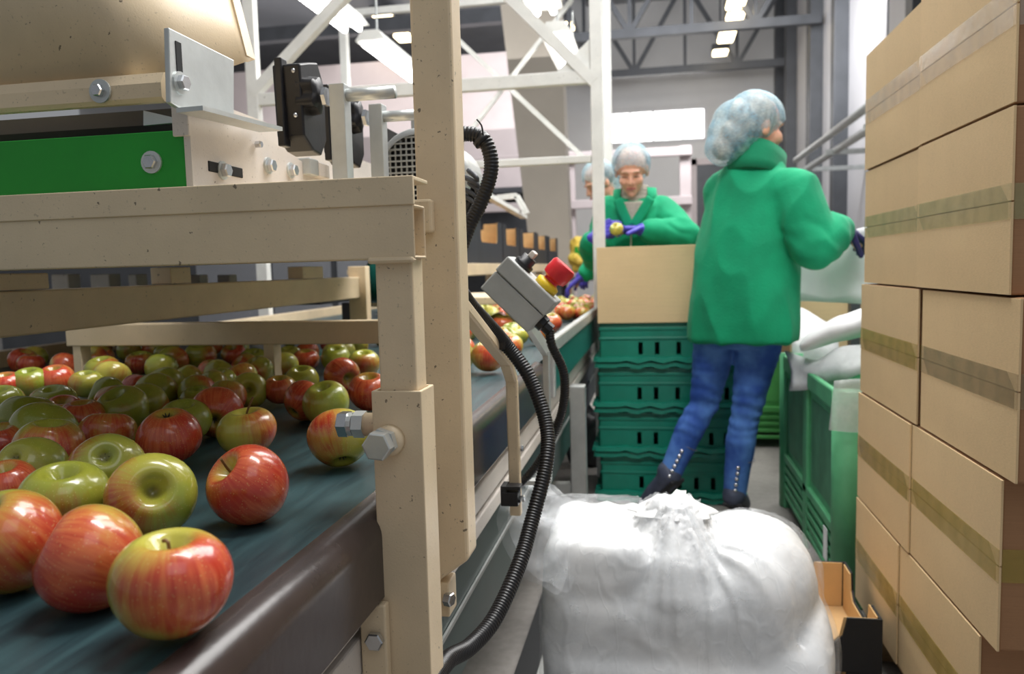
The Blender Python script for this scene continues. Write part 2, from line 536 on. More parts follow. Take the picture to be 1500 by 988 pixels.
def truss(y, z0, z1, xa, xb, n, label):
    t = thing('roof_truss', (xa, y, z0), label, 'truss', 'steel roof trusses')
    obj('bottom_chord', B((xa, y-0.07, z0-0.08), (xb, y+0.07, z0+0.08)), M['dkgrey'], t)
    obj('top_chord', B((xa, y-0.07, z1-0.08), (xb, y+0.07, z1+0.08)), M['dkgrey'], t)
    dx = (xb-xa)/n
    for i in range(n):
        bm = NB(); x = xa+i*dx
        if i % 2: bar(bm, (x, y, z0), (x+dx, y, z1), 0.09, 0.09)
        else: bar(bm, (x, y, z1), (x+dx, y, z0), 0.09, 0.09)
        obj('diagonal_web', bm, M['dkgrey'], t)
        bm = NB(); bar(bm, (x, y, z0), (x, y, z1), 0.07, 0.07); obj('upright_web', bm, M['dkgrey'], t)
truss(12.0, 5.2, 7.0, -1.55, 2.9, 4, 'dark steel roof truss nearest the packing line, highest in view')
truss(15.0, 5.25, 7.1, -1.55, 2.9, 4, 'dark lattice roof truss in the middle above the warm lamps')
truss(18.2, 5.3, 7.2, -1.55, 2.9, 4, 'dark lattice roof truss closest to the grey end wall')
for y, z in ((9.5, 5.2), (13.5, 5.3), (17.5, 5.4)):
    bm = NB(); box(bm, (-14, y-0.1, z-0.12), (-1.7, y+0.1, z+0.12))
    tag(obj('roof_beam', bm, M['dkgrey']), {9.5: 'dark roof beam over the side bay, nearest one', 13.5: 'dark roof beam over the side bay, middle one', 17.5: 'dark roof beam over the side bay, farthest one'}[y], 'beam', 'side bay roof beams')

# window strip in the end wall: four bright panes
win = struct('window_1', B((-1.15, 19.94, 4.02), (1.22, 20.0, 4.78)), M['wall_w'], 'bright daylight window strip in the end wall')
for a, b in ((-1.1, -0.62), (-0.56, -0.06), (0.0, 0.66), (0.70, 1.17)):
    obj('pane', B((a, 19.915, 4.06), (b, 19.94, 4.74)), M['pane'], win)
# doorways in the end wall
dd = struct('door_1', B((1.0, 19.9, 0), (2.6, 20, 3.4)), M['dkgrey'], 'dark gateway in the end wall')
obj('door_frame', B((0.85, 19.86, 0), (1.0, 20, 3.55)), M['pink_white'], dd)
obj('door_frame', B((0.85, 19.86, 3.4), (2.75, 20, 3.55)), M['pink_white'], dd)
d2 = struct('door_2', B((-4.6, 19.9, 0), (-2.6, 20, 2.9)), M['dkgrey'], 'dark doorway far behind the duct')
obj('door_frame', B((-4.75, 19.86, 2.9), (-2.45, 20, 3.05)), M['pink_white'], d2)

# pale horizontal rails and posts of a gantry in the middle distance
g = thing('storage_rack', (-3, 13.0, 0), 'pale steel rack of long horizontal rails far behind the line', 'rack')
for z in (1.35, 2.02, 2.80):
    obj('rail', B((-7.0, 12.95, z-0.07), (0.58, 13.05, z+0.07), 0.01), M['pink_white'], g)
for x in (-6.9, -4.4, -1.4, 0.48):
    obj('post', B((x-0.09, 13.06, 0), (x+0.09, 13.22, 2.9), 0.01), M['pink_white'], g)
tag(obj('partition', B((-9.5, 14.6, 0), (-2.1, 14.75, 5.0)), M['pink_white']), 'pale warm white partition wall behind the storage rack', 'partition')
p_ = thing('store_shelf', (-3, 14.3, 0), 'dark low shelving at the foot of the pale partition', 'shelf')
obj('shelf_board', B((-5.5, 13.9, 1.25), (-2.2, 14.5, 1.35)), M['dkgrey'], p_)
obj('shelf_board', B((-5.5, 13.9, 2.35), (-2.2, 14.5, 2.45)), M['dkgrey'], p_)
obj('shelf_back', B((-5.5, 14.5, 0.0), (-2.2, 14.56, 2.45)), M['dkgrey'], p_)

# tapered beige duct
bm = NB()
def dr_(xa, xb, z): return [V((xa*1.428571, 9.85, 1+(z-1)*1.428571)), V((xb*1.428571, 9.85, 1+(z-1)*1.428571)), V((xb*1.428571, 10.2, 1+(z-1)*1.428571)), V((xa*1.428571, 10.2, 1+(z-1)*1.428571))]
loft(bm, [dr_(-1.05, -0.73, 0.3), dr_(-1.115, -0.745, 1.3), dr_(-1.34, -0.80, 3.6)])
du = thing('tapered_duct', (-1.25, 10, 0), 'wide beige column tapering towards the floor', 'column')
obj('shaft', bm, M['beige'], du)
obj('collar', B((-1.93, 9.83, 4.71), (-1.13, 10.22, 5.9)), M['beige'], du)

# galvanised pipes along the right wall
pp = thing('wall_pipe', (2.2, 9, 2.5), 'galvanised double pipe with a green joint beside the white wall', 'pipe')
obj('pipe', T((2.1, 7.6, 2.52), (2.1, 12.6, 2.52), 0.045), M['zinc'], pp, True)
obj('pipe', T((2.2, 7.6, 2.35), (2.2, 12.6, 2.35), 0.045), M['zinc'], pp, True)
obj('green_joint', T((2.1, 7.95, 2.52), (2.1, 8.25, 2.52), 0.085), M['green_paint'], pp, True)
for y in (8.6, 10.4, 12.2):
    obj('support', B((2.08, y-0.03, 2.3), (3.0, y+0.03, 2.36)), M['zinc'], pp)

# warm roof lamps
lamps = [((1080, 0), 'highest'), ((1077, 25), 'second from the top'), ((1065, 52), 'third from the top'), ((1055, 78), 'lowest')]
def roof_lamp(px, py, z, label, L, group):
    p = at(px, py, Z=z)
    t = thing('roof_lamp', p, label, 'lamp', group)
    bm = NB(); box(bm, (-0.16, -L/2, -0.03), (0.16, L/2, 0.05), 0.03); d = obj('diffuser', bm, M['warm'], t, local=True)
    bm = NB(); box(bm, (-0.19, -L/2-0.04, 0.04), (0.19, L/2+0.04, 0.16), 0.02); obj('housing', bm, M['dkgrey'], t, local=True)
    bm = NB(); tube(bm, [(0, 0, 0.1), (0, 0, 7.3-z if px > 800 else 0.25)], 0.02, 6); obj('hanger', bm, M['dkgrey'], t, local=True)
for i, ((a, b), wd) in enumerate(lamps):
    roof_lamp(a, b, 5.6, 'warm glowing roof lamp above the taller worker, %s of the row' % wd, 0.95 if i % 2 == 0 else 0.35, 'warm roof lamps')
roof_lamp(570, 33, 5.6, 'long warm roof lamp left of the thick cream post', 1.0, 'warm roof lamps')
roof_lamp(592, 56, 5.6, 'short warm roof lamp touching the thick cream post', 0.4, 'warm roof lamps')
roof_lamp(828, 40, 5.6, 'small warm roof lamp beside the beige column', 0.4, 'warm roof lamps')

# fluorescent fittings over the packing line (rows run on over the camera)
def fluoro(x, y0, L, z, label, group='fluorescent fittings above the line'):
    t = thing('fluorescent_light', (x, y0, z), label, 'light', group)
    bm = NB()
    prism(bm, [(-0.11, 0, 0.0), (-0.06, 0, 0.07), (0.06, 0, 0.07), (0.11, 0, 0.0)], (0, L, 0))
    obj('reflector', bm, M['white_paint'], t, local=True)
    for s in (-0.05, 0.05):
        bm = NB(); tube(bm, [(s, 0.03, -0.022), (s, L-0.03, -0.022)], 0.02, 10); obj('tube', bm, M['tube'], t, True, True)
    for yy in (0.15, L-0.15):
        bm = NB(); tube(bm, [(0, yy, 0.06), (0, yy, 0.5)], 0.008, 6); obj('hanger', bm, M['zinc'], t, local=True)
fluoro(-1.93, 3.55, 1.45, 2.6, 'bright fluorescent light at top left beside the white diagonal brace')
fluoro(-1.93, 5.3, 1.45, 2.6, 'bright fluorescent light half hidden behind the thick cream post')
fluoro(-0.66, 3.85, 1.15, 2.6, 'short glimpse of a bright fluorescent light at the top edge, above the beige column')
fluoro(-0.66, 5.45, 1.35, 2.6, 'bright fluorescent light right of the beige column, beside the white post')
fluoro(0.9, 1.2, 1.4, 2.7, 'fluorescent light over the stacked cartons, above the frame')

# ================================================================== WHITE LIGHT FRAMES
f1 = thing('light_frame', (-0.26, 3.68, 0), 'bright white square-tube frame beside the worker sorting an apple', 'frame')
W = M['white_paint']
obj('post', B((-0.287, 3.655, 0), (-0.232, 3.70, 2.9), 0.004), W, f1)
obj('post', B((-1.985, 3.655, 0), (-1.925, 3.70, 2.9), 0.004), W, f1)
obj('cross_bar', B((-1.93, 3.657, 1.835), (-0.29, 3.698, 1.895), 0.004), W, f1)
obj('cross_bar', B((-1.93, 3.66, 1.478), (-0.29, 3.695, 1.512), 0.004), W, f1)
bm = NB(); bar(bm, (-1.955, 3.678, 1.90), (-1.30, 3.678, 2.46), 0.05, 0.05); obj('brace', bm, W, f1)
bm = NB(); bar(bm, (-0.27, 3.678, 1.84), (-1.1, 3.678, 2.72), 0.05, 0.05); obj('brace', bm, W, f1)
bm = NB(); prism(bm, [(-0.29, 3.67, 1.89), (-0.29, 3.67, 2.03), (-0.45, 3.67, 1.89)], (0, 0.012, 0)); obj('gusset', bm, W, f1)
f2 = thing('light_frame', (-0.36, 6.0, 0), 'thin pale frame with crossed braces behind the beige column', 'frame')
obj('post', B((-0.375, 5.97, 0), (-0.315, 6.03, 3.2), 0.004), W, f2)
obj('post', B((-2.43, 5.97, 0), (-2.37, 6.03, 3.2), 0.004), W, f2)
obj('cross_bar', B((-2.4, 5.975, 3.0), (-0.37, 6.025, 3.05)), W, f2)
bm = NB(); bar(bm, (-0.36, 6.0, 1.65), (-1.72, 6.0, 3.0), 0.035, 0.035); obj('brace', bm, W, f2)
bm = NB(); bar(bm, (-1.7, 6.05, 1.75), (-0.6, 6.05, 3.0), 0.03, 0.03); obj('brace', bm, W, f2)

# ================================================================== MAIN CONVEYOR
BZ = 0.754
XE = -0.29
cv = thing('belt_conveyor', (-0.64, 2.3, 0), 'long sorting conveyor with a dark teal belt and cream side rails', 'conveyor')
bm = NB(); box(bm, (-1.0, -0.35, BZ-0.012), (XE-0.012, 5.2, BZ)); obj('belt', bm, M['belt'], cv)
# rounded dark edge guard
prof = []
R_ = 0.03
for k in range(9):
    a = PI/2 - k/8*PI/2
    prof.append((XE-R_+0.008 + R_*math.cos(a)*1.0, BZ+0.002-R_ + R_*math.sin(a)))
prof += [(XE+0.008, 0.662), (XE-0.03, 0.662), (XE-0.03, BZ-0.015)]
bm = NB(); loft(bm, [[V((x, -0.35, z)) for x, z in prof], [V((x, 2.0, z)) for x, z in prof]])
sharp(obj('edge_guard', bm, M['edge'], cv), 40)
for nm, z0, z1, x1, mt in (('side_rail', 0.630, 0.657, -0.306, 'panel_white'), ('side_rail', 0.581, 0.621, -0.306, 'panel_white'), ('side_rail', 0.538, 0.568, -0.306, 'panel_white')):
    obj(nm, B((-0.345, -0.35, z0), (x1, 5.2, z1), 0.003), M[mt], cv)
obj('rail_core', B((-0.36, -0.35, 0.545), (-0.318, 5.2, 0.664)), M['dark'], cv)
obj('skirt', B((-0.336, -0.35, 0.34), (-0.32, 5.2, 0.537)), M['skirt'], cv)
obj('skirt_strip', B((-0.319, -0.35, 0.448), (-0.315, 5.2, 0.455)), M['alu'], cv)
# raised aluminium side with teal panel on the far section
obj('guard_rail', B((-0.288, 2.02, 0.772), (-0.264, 5.2, 0.812), 0.006), M['alu'], cv)
obj('guard_panel', B((-0.284, 2.02, 0.668), (-0.270, 5.2, 0.772)), M['teal_panel'], cv)
obj('end_plate', B((-0.29, 2.0, 0.66), (-0.262, 2.03, 0.812), 0.004), M['alu'], cv)
for y in (2.62, 4.9):
    obj('leg', B((-0.292, y-0.03, 0), (-0.24, y+0.03, 0.60), 0.004), M['alu'], cv)
    obj('leg', B((-1.0, y-0.03, 0), (-0.948, y+0.03, 0.60), 0.004), M['alu'], cv)
    obj('stretcher', B((-0.95, y-0.02, 0.22), (-0.29, y+0.02, 0.26)), M['alu'], cv)
obj('leg', B((-0.295, 0.2, 0), (-0.245, 0.26, 0.60), 0.004), M['alu'], cv)
obj('divider_rail', B((-1.055, -0.35, 0.70), (-1.0, 5.2, BZ+0.006), 0.004), M['teal_panel'], cv)

# second belt beyond the divider
c2 = thing('belt_conveyor', (-1.4, 2.3, 0), 'second dark belt lane behind the cream cross beam', 'conveyor')
obj('belt', B((-1.85, -0.35, BZ-0.012), (-1.06, 5.2, BZ)), M['belt'], c2)
obj('side_rail', B((-1.90, -0.35, 0.60), (-1.855, 5.2, 0.80)), M['cream'], c2)
for y in (0.5, 4.5):
    obj('leg', B((-1.9, y-0.03, 0), (-1.85, y+0.03, 0.6)), M['alu'], c2)
    obj('leg', B((-1.12, y-0.03, 0), (-1.07, y+0.03, BZ-0.02)), M['alu'], c2)

# ================================================================== CREAM NEAR FRAME
def bolt(parent, pos, axis, r=0.011, h=0.008, washer=0.0, name='bolt'):
    pos = V(pos); ax = V(axis).normalized()
    bm = NB(); x, y, d = frame_of(ax)
    loft(bm, [circ(pos+ax*0.002, x, y, r, 6), circ(pos+ax*(h-0.0015), x, y, r, 6), circ(pos+ax*h, x, y, r*0.86, 6)])
    o = obj(name, bm, M['steel'], parent)
    if washer:
        bm = NB(); lathe(bm, [(washer, 0), (washer, 0.0025), (r*0.6, 0.0026)], pos, ax, 20)
        obj('washer', bm, M['zinc'], o)
    return o

fr = thing('machine_stand', (-0.26, 0.77, 0), 'cream welded steel frame with telescopic post at the belt edge', 'frame')
CR = M['cream']
# sleeve: open square tube
def sqtube(bm, x0, x1, y0, y1, z0, z1, t):
    o = [V((x0, y0, 0)), V((x1, y0, 0)), V((x1, y1, 0)), V((x0, y1, 0))]
    i = [V((x0+t, y0+t, 0)), V((x1-t, y0+t, 0)), V((x1-t, y1-t, 0)), V((x0+t, y1-t, 0))]
    Z = lambda l, z: [bm.verts.new(p+V((0, 0, z))) for p in l]
    a, b, c, d = Z(o, z0), Z(o, z1), Z(i, z1), Z(i, z0)
    for p, q in ((a, b), (b, c), (c, d), (d, a)):
        for k in range(4):
            j = (k+1) % 4
            bm.faces.new((p[k], p[j], q[j], q[k]))
def bevel_all(bm, off):
    es = [e for e in bm.edges if len(e.link_faces) == 2 and e.calc_face_angle(0) > 0.5]
    bmesh.ops.bevel(bm, geom=es, offset=off, segments=2, affect='EDGES', profile=0.5)
bm = NB(); sqtube(bm, -0.2875, -0.2345, 0.75, 0.797, 0.42, 0.879, 0.004); bmesh.ops.recalc_face_normals(bm, faces=bm.faces); bevel_all(bm, 0.0012)
obj('sleeve', bm, CR, fr)
obj('inner_post', B((-0.280, 0.7555, 0.60), (-0.2405, 0.792, 1.014), 0.0025), CR, fr)
# cross beam: hollow rectangular tube along X with an open end, and an angle on top
def tube_x(bm, x0, x1, y0, y1, z0, z1, t):
    o = [V((0, y0, z0)), V((0, y1, z0)), V((0, y1, z1)), V((0, y0, z1))]
    i = [V((0, y0+t, z0+t)), V((0, y1-t, z0+t)), V((0, y1-t, z1-t)), V((0, y0+t, z1-t))]
    Z = lambda l, x: [bm.verts.new(p+V((x, 0, 0))) for p in l]
    a, b, c, d = Z(o, x0), Z(o, x1), Z(i, x1), Z(i, x1-0.2)
    for p, q in ((a, b), (b, c), (c, d)):
        for k in range(4):
            j = (k+1) % 4
            bm.faces.new((p[k], p[j], q[j], q[k]))
    bm.faces.new(d); bm.faces.new(a[::-1])
bm = NB(); tube_x(bm, -1.0, -0.2355, 0.75, 0.79, 1.0125, 1.0665, 0.003); bmesh.ops.recalc_face_normals(bm, faces=bm.faces); bevel_all(bm, 0.0015)
obj('cross_beam', bm, CR, fr)
bm = NB(); box(bm, (-1.0, 0.748, 1.0655), (-0.2345, 0.7535, 1.094), 0.001); box(bm, (-1.0, 0.7525, 1.0895), (-0.2345, 0.80, 1.094), 0.001)
obj('top_angle', bm, CR, fr)
obj('weld_bead', B((-0.285, 0.7465, 1.008), (-0.236, 0.758, 1.0145), 0.003), CR, fr)
# clamp bolts on the sleeve
bp = at(567, 645, Y=0.75)
bm = NB(); lathe(bm, [(0.0165, 0), (0.0155, 0.006), (0.012, 0.010)], bp+V((0.003, 0, 0)), (0, -1, 0), 20); obj('weld_nut', bm, CR, fr, True)
x_, y_, d_ = frame_of(V((0, -1, 0)))
bm = NB(); loft(bm, [circ(bp+V((0, -0.010, 0)), x_, y_, 0.0155, 6, 0.3), circ(bp+V((0, -0.019, 0)), x_, y_, 0.0155, 6, 0.3)]); obj('lock_nut', bm, M['zinc'], fr)
bm = NB(); loft(bm, [circ(bp+V((0, -0.0195, 0)), x_, y_, 0.0150, 6, 0.1), circ(bp+V((0, -0.032, 0)), x_, y_, 0.0150, 6, 0.1), circ(bp+V((0, -0.033, 0)), x_, y_, 0.0135, 6, 0.1)]); obj('bolt_head', bm, M['zinc'], fr)
bl = at(546, 622, Y=0.775)
bm = NB(); tube(bm, [bl+V((0.02, 0, 0)), bl+V((-0.008, 0, 0))], 0.0125, 16); obj('weld_nut', bm, CR, fr, True)
x_, y_, d_ = frame_of(V((-1, 0, 0)))
bm = NB(); loft(bm, [circ(bl+V((-0.008, 0, 0)), x_, y_, 0.0145, 6, 0.2), circ(bl+V((-0.020, 0, 0)), x_, y_, 0.0145, 6, 0.2)]); obj('lock_nut', bm, M['zinc'], fr)
bm = NB(); loft(bm, [circ(bl+V((-0.021, 0, 0)), x_, y_, 0.0125, 14), circ(bl+V((-0.026, 0, 0)), x_, y_, 0.0125, 14)]); obj('washer', bm, M['zinc'], fr)
bm = NB(); loft(bm, [circ(bl+V((-0.026, 0, 0)), x_, y_, 0.0145, 6, 0.0), circ(bl+V((-0.036, 0, 0)), x_, y_, 0.0145, 6, 0.0), circ(bl+V((-0.0375, 0, 0)), x_, y_, 0.0125, 6, 0.0)]); obj('bolt_head', bm, M['steel'], fr)
# foot plate beside the sleeve
obj('foot_plate', B((-0.3045, 0.735, 0.40), (-0.2765, 0.748, 0.659), 0.002), CR, fr)
bolt(fr, at(551, 937, Y=0.735), (0, -1, 0), 0.010, 0.009, 0.0)

tp = thing('tall_post', (-0.26, 0.945, 0.6), 'thick cream square post rising past the top of the picture', 'post')
bm = NB()
x0, x1, y0, y1 = -0.285, -0.234, 0.92, 0.968
loft(bm, [[V((x0, y0, 0.60)), V((x1, y0, 0.638)), V((x1, y1, 0.638)), V((x0, y1, 0.60))],
          [V((x0, y0, 1.75)), V((x1, y0, 1.75)), V((x1, y1, 1.75)), V((x0, y1, 1.75))]])
bmesh.ops.recalc_face_normals(bm, faces=bm.faces); bevel_all(bm, 0.004)
obj('shaft', bm, CR, tp)
obj('weld_plate', B((-0.292, 0.905, 1.045), (-0.262, 0.921, 1.085), 0.003), CR, tp)
bolt(tp, (-0.268, 0.925, 0.585), (1, -0.3, 0), 0.009, 0.012)
obj('foot', B((-0.305, 0.925, 0.56), (-0.262, 0.962, 0.605), 0.002), CR, tp)

# beam running away on the left, with spacer blocks, and cross beam on short posts
lb = thing('support_beam', (-0.95, 0.9, 0.9), 'cream support beam running away under the near cross beam', 'beam')
bm = NB(); box(bm, (-0.99, 0.55, 0.917), (-0.95, 2.42, 0.986), 0.003); obj('tube', bm, CR, lb)
for (a, b) in (((0, 65), 1.0), ((245, 275), 1.35), ((440, 470), 2.0)):
    p = at(a[0], 425, X=-0.955) if a[0] else at(2, 425, Y=0.98)
    q = at(a[1], 425, X=-0.955)
    y0 = min(p.y, q.y) if a[0] else 0.93
    obj('spacer_block', B((-0.99, y0, 0.987), (-0.945, q.y, 1.02 if a[0] else 1.012), 0.002), CR, lb)
obj('end_plate', B((-0.99, 2.42, 0.80), (-0.93, 2.46, 1.02), 0.002), CR, lb)
xb = thing('cross_beam_stand', (-1.0, 1.6, 0.8), 'low cream cross beam on short posts above the crowded apples', 'beam')
obj('tube', B((-1.36, 1.6, 0.845), (-0.42, 1.64, 0.896), 0.003), CR, xb)
obj('post', B((-1.345, 1.603, 0.757), (-1.325, 1.637, 0.85)), CR, xb)
obj('post', B((-0.862, 1.603, 0.757), (-0.838, 1.637, 0.85)), CR, xb)
obj('post', B((-0.45, 1.603, 0.757), (-0.425, 1.637, 0.85)), CR, xb)
# rollers and blocks glimpsed in the slot under the near beam
rc = thing('roller_track', (-1.6, 2.5, 0.76), 'dark roller track with pale bearing blocks glimpsed under the near beam', 'track')
for (a, b, yy, mt) in ((75, 100, 2.36, 'white_paint'), (132, 160, 2.36, 'white_paint'), (188, 200, 2.36, 'white_paint'), (272, 292, 2.6, 'panel_white'), (318, 335, 2.6, 'panel_white')):
    p = at(a, 412, Y=yy); q = at(b, 412, Y=yy)
    obj('bearing_block', B((p.x, yy, 0.946), (q.x, yy+0.06, p.z+0.022), 0.004), M[mt], rc)
obj('bed', B((-2.1, 2.35, 0.90), (-1.06, 2.9, 0.945), 0.004), M['dkgrey'], rc)
for x in (-2.08, -1.05):
    obj('leg', B((x, 2.5, 0.0 if x < -2 else 0.762), (x+0.04, 2.55, 0.899)), M['dkgrey'], rc)
mb = thing('machine_cabinet', (-1.6, 3.5, 0), 'dark grey machine cabinet filling the slot behind the near beam', 'cabinet')
obj('body', B((-5.0, 5.22, 0), (-1.68, 5.5, 1.42), 0.004), M['dkgrey'], mb)
obj('door', B((-3.3, 5.205, 0.2), (-2.8, 5.22, 1.3), 0.003), M['roof_dk'], mb)
obj('door', B((-2.7, 5.205, 0.2), (-2.26, 5.22, 1.3), 0.003), M['roof_dk'], mb)
obj('door', B((-2.21, 5.205, 0.2), (-1.76, 5.22, 1.3), 0.003), M['roof_dk'], mb)
sh = thing('machine_table', (-0.75, 2.75, 0.8), 'cream machine table with a teal drum behind the inner post', 'table')
obj('drum', T((-1.0, 2.66, 0.965), (-0.745, 2.66, 0.965), 0.075, 24), M['teal_panel'], sh, True)
obj('top', B((-1.05, 2.75, 0.872), (-0.42, 3.3, 0.90), 0.004), CR, sh)
obj('bracket', B((-0.86, 2.72, 0.90), (-0.80, 2.75, 0.985), 0.002), M['panel_white'], sh)
obj('bracket', B((-0.74, 2.72, 0.90), (-0.68, 2.75, 0.985), 0.002), M['zinc'], sh)
bolt(sh, (-0.71, 2.72, 0.955), (0, -1, 0), 0.014, 0.01, 0.022)
for x in (-1.03, -0.44):
    obj('leg', B((x-0.02, 3.2, 0.757), (x+0.02, 3.25, 0.872)), CR, sh)

# ================================================================== UPPER MACHINE (left)
um = thing('sorting_machine', (-0.6, 0.9, 1.1), 'cream and green sorting machine head above the near beam', 'machine')
obj('green_panel', B((-1.1, 0.802, 1.092), (-0.5125, 0.812, 1.1625), 0.001), M['green_paint'], um)
# white side plate, in the depth direction, top edge sloping down
bm = NB()
prism(bm, [(-0.512, 0.800, 1.096), (-0.512, 0.800, 1.192), (-0.512, 0.86, 1.198), (-0.512, 1.06, 1.166), (-0.512, 1.17, 1.146), (-0.512, 1.17, 1.096)], (0.008, 0, 0))
obj('side_plate', bm, M['panel_white'], um)
obj('bed_plate', B((-1.0, 0.86, 1.04), (-0.40, 1.62, 1.085), 0.002), CR, um)
obj('shade_deck', B((-2.2, 1.625, 1.05), (-0.64, 2.35, 1.075)), CR, um)  # unseen deck added to keep roof light off the apples behind
obj('shade_deck', B((-2.2, 2.351, 1.05), (-0.98, 2.9, 1.075)), CR, um)
obj('plate_edge', B((-0.5235, 0.797, 1.155), (-0.5035, 0.8015, 1.19), 0.001), M['panel_white'], um)
bolt(um, at(223, 238, Y=0.802), (0, -1, 0), 0.0085, 0.008, 0.0125)
SX = -0.504
for (a, b) in (((325, 250), 0.0085), ((392, 243), 0.0085), ((425, 250), 0.0085)):
    bolt(um, at(a[0], a[1], X=SX), (1, 0, 0), b, 0.010, 0.011)
bolt(um, at(373, 212, X=SX), (1, 0, 0), 0.0045, 0.010, 0)
# dark slot behind first bolt
p = at(306, 243, X=SX+0.001); q = at(356, 256, X=SX+0.001)
bm = NB(); box(bm, (SX-0.001, p.y, p.z-0.006), (SX+0.0012, q.y, p.z+0.006), 0.001); obj('slot', bm, M['dark'], um)
# hinge blocks at plate's end
p = at(452, 246, X=SX)
obj('hinge_block', B((SX-0.01, p.y-0.02, p.z-0.012), (SX+0.012, p.y+0.01, p.z+0.012), 0.002), M['zinc'], um)
obj('hinge_block', B((SX-0.01, p.y+0.012, p.z-0.012), (SX+0.012, p.y+0.05, p.z+0.010), 0.002), M['panel_white'], um)
# dark inside and tongue
obj('inner_plate', B((-1.1, 0.86, 1.10), (-0.525, 0.87, 1.20)), M['dkgrey'], um)
obj('dark_belt', B((-1.1, 0.83, 1.10), (-0.53, 0.855, 1.176)), M['dark'], um)  # dark belt strip behind the green panel
bm = NB(); prism(bm, [at(210, 162, Y=0.81), at(210, 184, Y=0.81), at(253, 180, Y=0.81), at(253, 172, Y=0.81)], (0, 0.004, 0)); obj('tongue', bm, M['zinc'], um)
# chute: back sheet, folded lip, wing sheet with flange
ch = thing('feed_chute', (-0.7, 0.85, 1.2), 'cream sheet metal feed chute at the top left', 'chute')
bm = NB(); z0 = 1.193; z1 = 1.2245
prism(bm, [(-1.1, 0.796, z1), (-1.1, 0.790, z1-0.012), (-1.1, 0.790, z0+0.004), (-1.1, 0.795, z0), (-1.1, 0.803, z0), (-1.1, 0.803, z1)], (0.571, 0, 0)); obj('folded_lip', bm, CR, ch)
def bent_sheet(name, rows_, th, m, parent):
    R0 = [spline(r, 0.012) for r in rows_]; n = min(map(len, R0))
    R0 = [[r[int(i*(len(r)-1)/(n-1))] for i in range(n)] for r in R0]
    bm = NB(); G = [[bm.verts.new(p) for p in r] for r in R0]
    for a, b in zip(G, G[1:]):
        for i in range(n-1): bm.faces.new((a[i], a[i+1], b[i+1], b[i]))
    bmesh.ops.recalc_face_normals(bm, faces=bm.faces); bmesh.ops.solidify(bm, geom=bm.faces[:], thickness=th)
    return obj(name, bm, m, parent, True)
bent_sheet('chute_sheet', [[V((-1.1, 0.806, 1.222)), V((-0.80, 0.806, 1.222)), V((-0.60, 0.806, 1.222)), V((-0.558, 0.815, 1.222)), V((-0.538, 0.86, 1.235)), V((-0.535, 0.93, 1.26)), V((-0.536, 1.0, 1.288))],
                           [V((-1.1, 0.785, 1.32)), V((-0.80, 0.785, 1.32)), V((-0.64, 0.785, 1.32)), V((-0.598, 0.795, 1.32)), V((-0.568, 0.84, 1.325)), V((-0.553, 0.92, 1.33)), V((-0.547, 1.0, 1.335))],
                           [V((-1.1, 0.765, 1.42)), V((-0.80, 0.765, 1.42)), V((-0.68, 0.765, 1.42)), V((-0.635, 0.775, 1.42)), V((-0.60, 0.83, 1.42)), V((-0.58, 0.91, 1.42)), V((-0.567, 1.0, 1.42))]], 0.003, CR, ch)
bm = NB(); fl = [at(362, 86, Y=1.0), at(340, 0, Y=1.0), at(325, -58, Y=1.0)]
for s, e in zip(fl, fl[1:]): bar(bm, s, e, 0.012, 0.022, (0, 1, 0))
obj('flange', bm, CR, ch)
p = at(148, 134, Y=0.789); bolt(ch, p, (0, -1, 0), 0.007, 0.009, 0.013)
# galvanised slotted bracket
br = thing('slotted_bracket', (-0.5, 0.8, 1.17), 'galvanised angle bracket with a slot and hex bolt, holding the chute', 'bracket')
zx = -0.497
c_ = [at(247, 40, X=zx), at(343, 88, X=zx), at(343, 170, X=zx), at(262, 158, X=zx), at(250, 150, X=zx)]
bm = NB(); loft(bm, [[q for q in c_], [q+V((-0.006, 0, 0)) for q in c_]]); bmesh.ops.recalc_face_normals(bm, faces=bm.faces); bevel_all(bm, 0.0012); obj('upright_plate', bm, M['zinc'], br)
bm = NB(); a = at(258, 158, X=zx); b = at(343, 172, X=zx); loft(bm, [[a, a+V((0.032, -0.002, 0)), a+V((0.032, -0.002, -0.005)), a+V((0, 0, -0.005))], [b+V((0, 0.06, -0.003)), b+V((0.032, 0.06, -0.003)), b+V((0.032, 0.06, -0.008)), b+V((0, 0.06, -0.008))]]); obj('flange', bm, M['zinc'], br)
s0 = at(257, 60, X=zx); s1 = at(259, 122, X=zx)
obj('slot', B((zx-0.004, s0.y-0.001, s1.z), (zx+0.0008, s0.y+0.009, s0.z), 0.0), M['dark'], br)
bolt(br, at(263, 122, X=zx), (1, -0.05, 0), 0.0085, 0.009, 0.012)

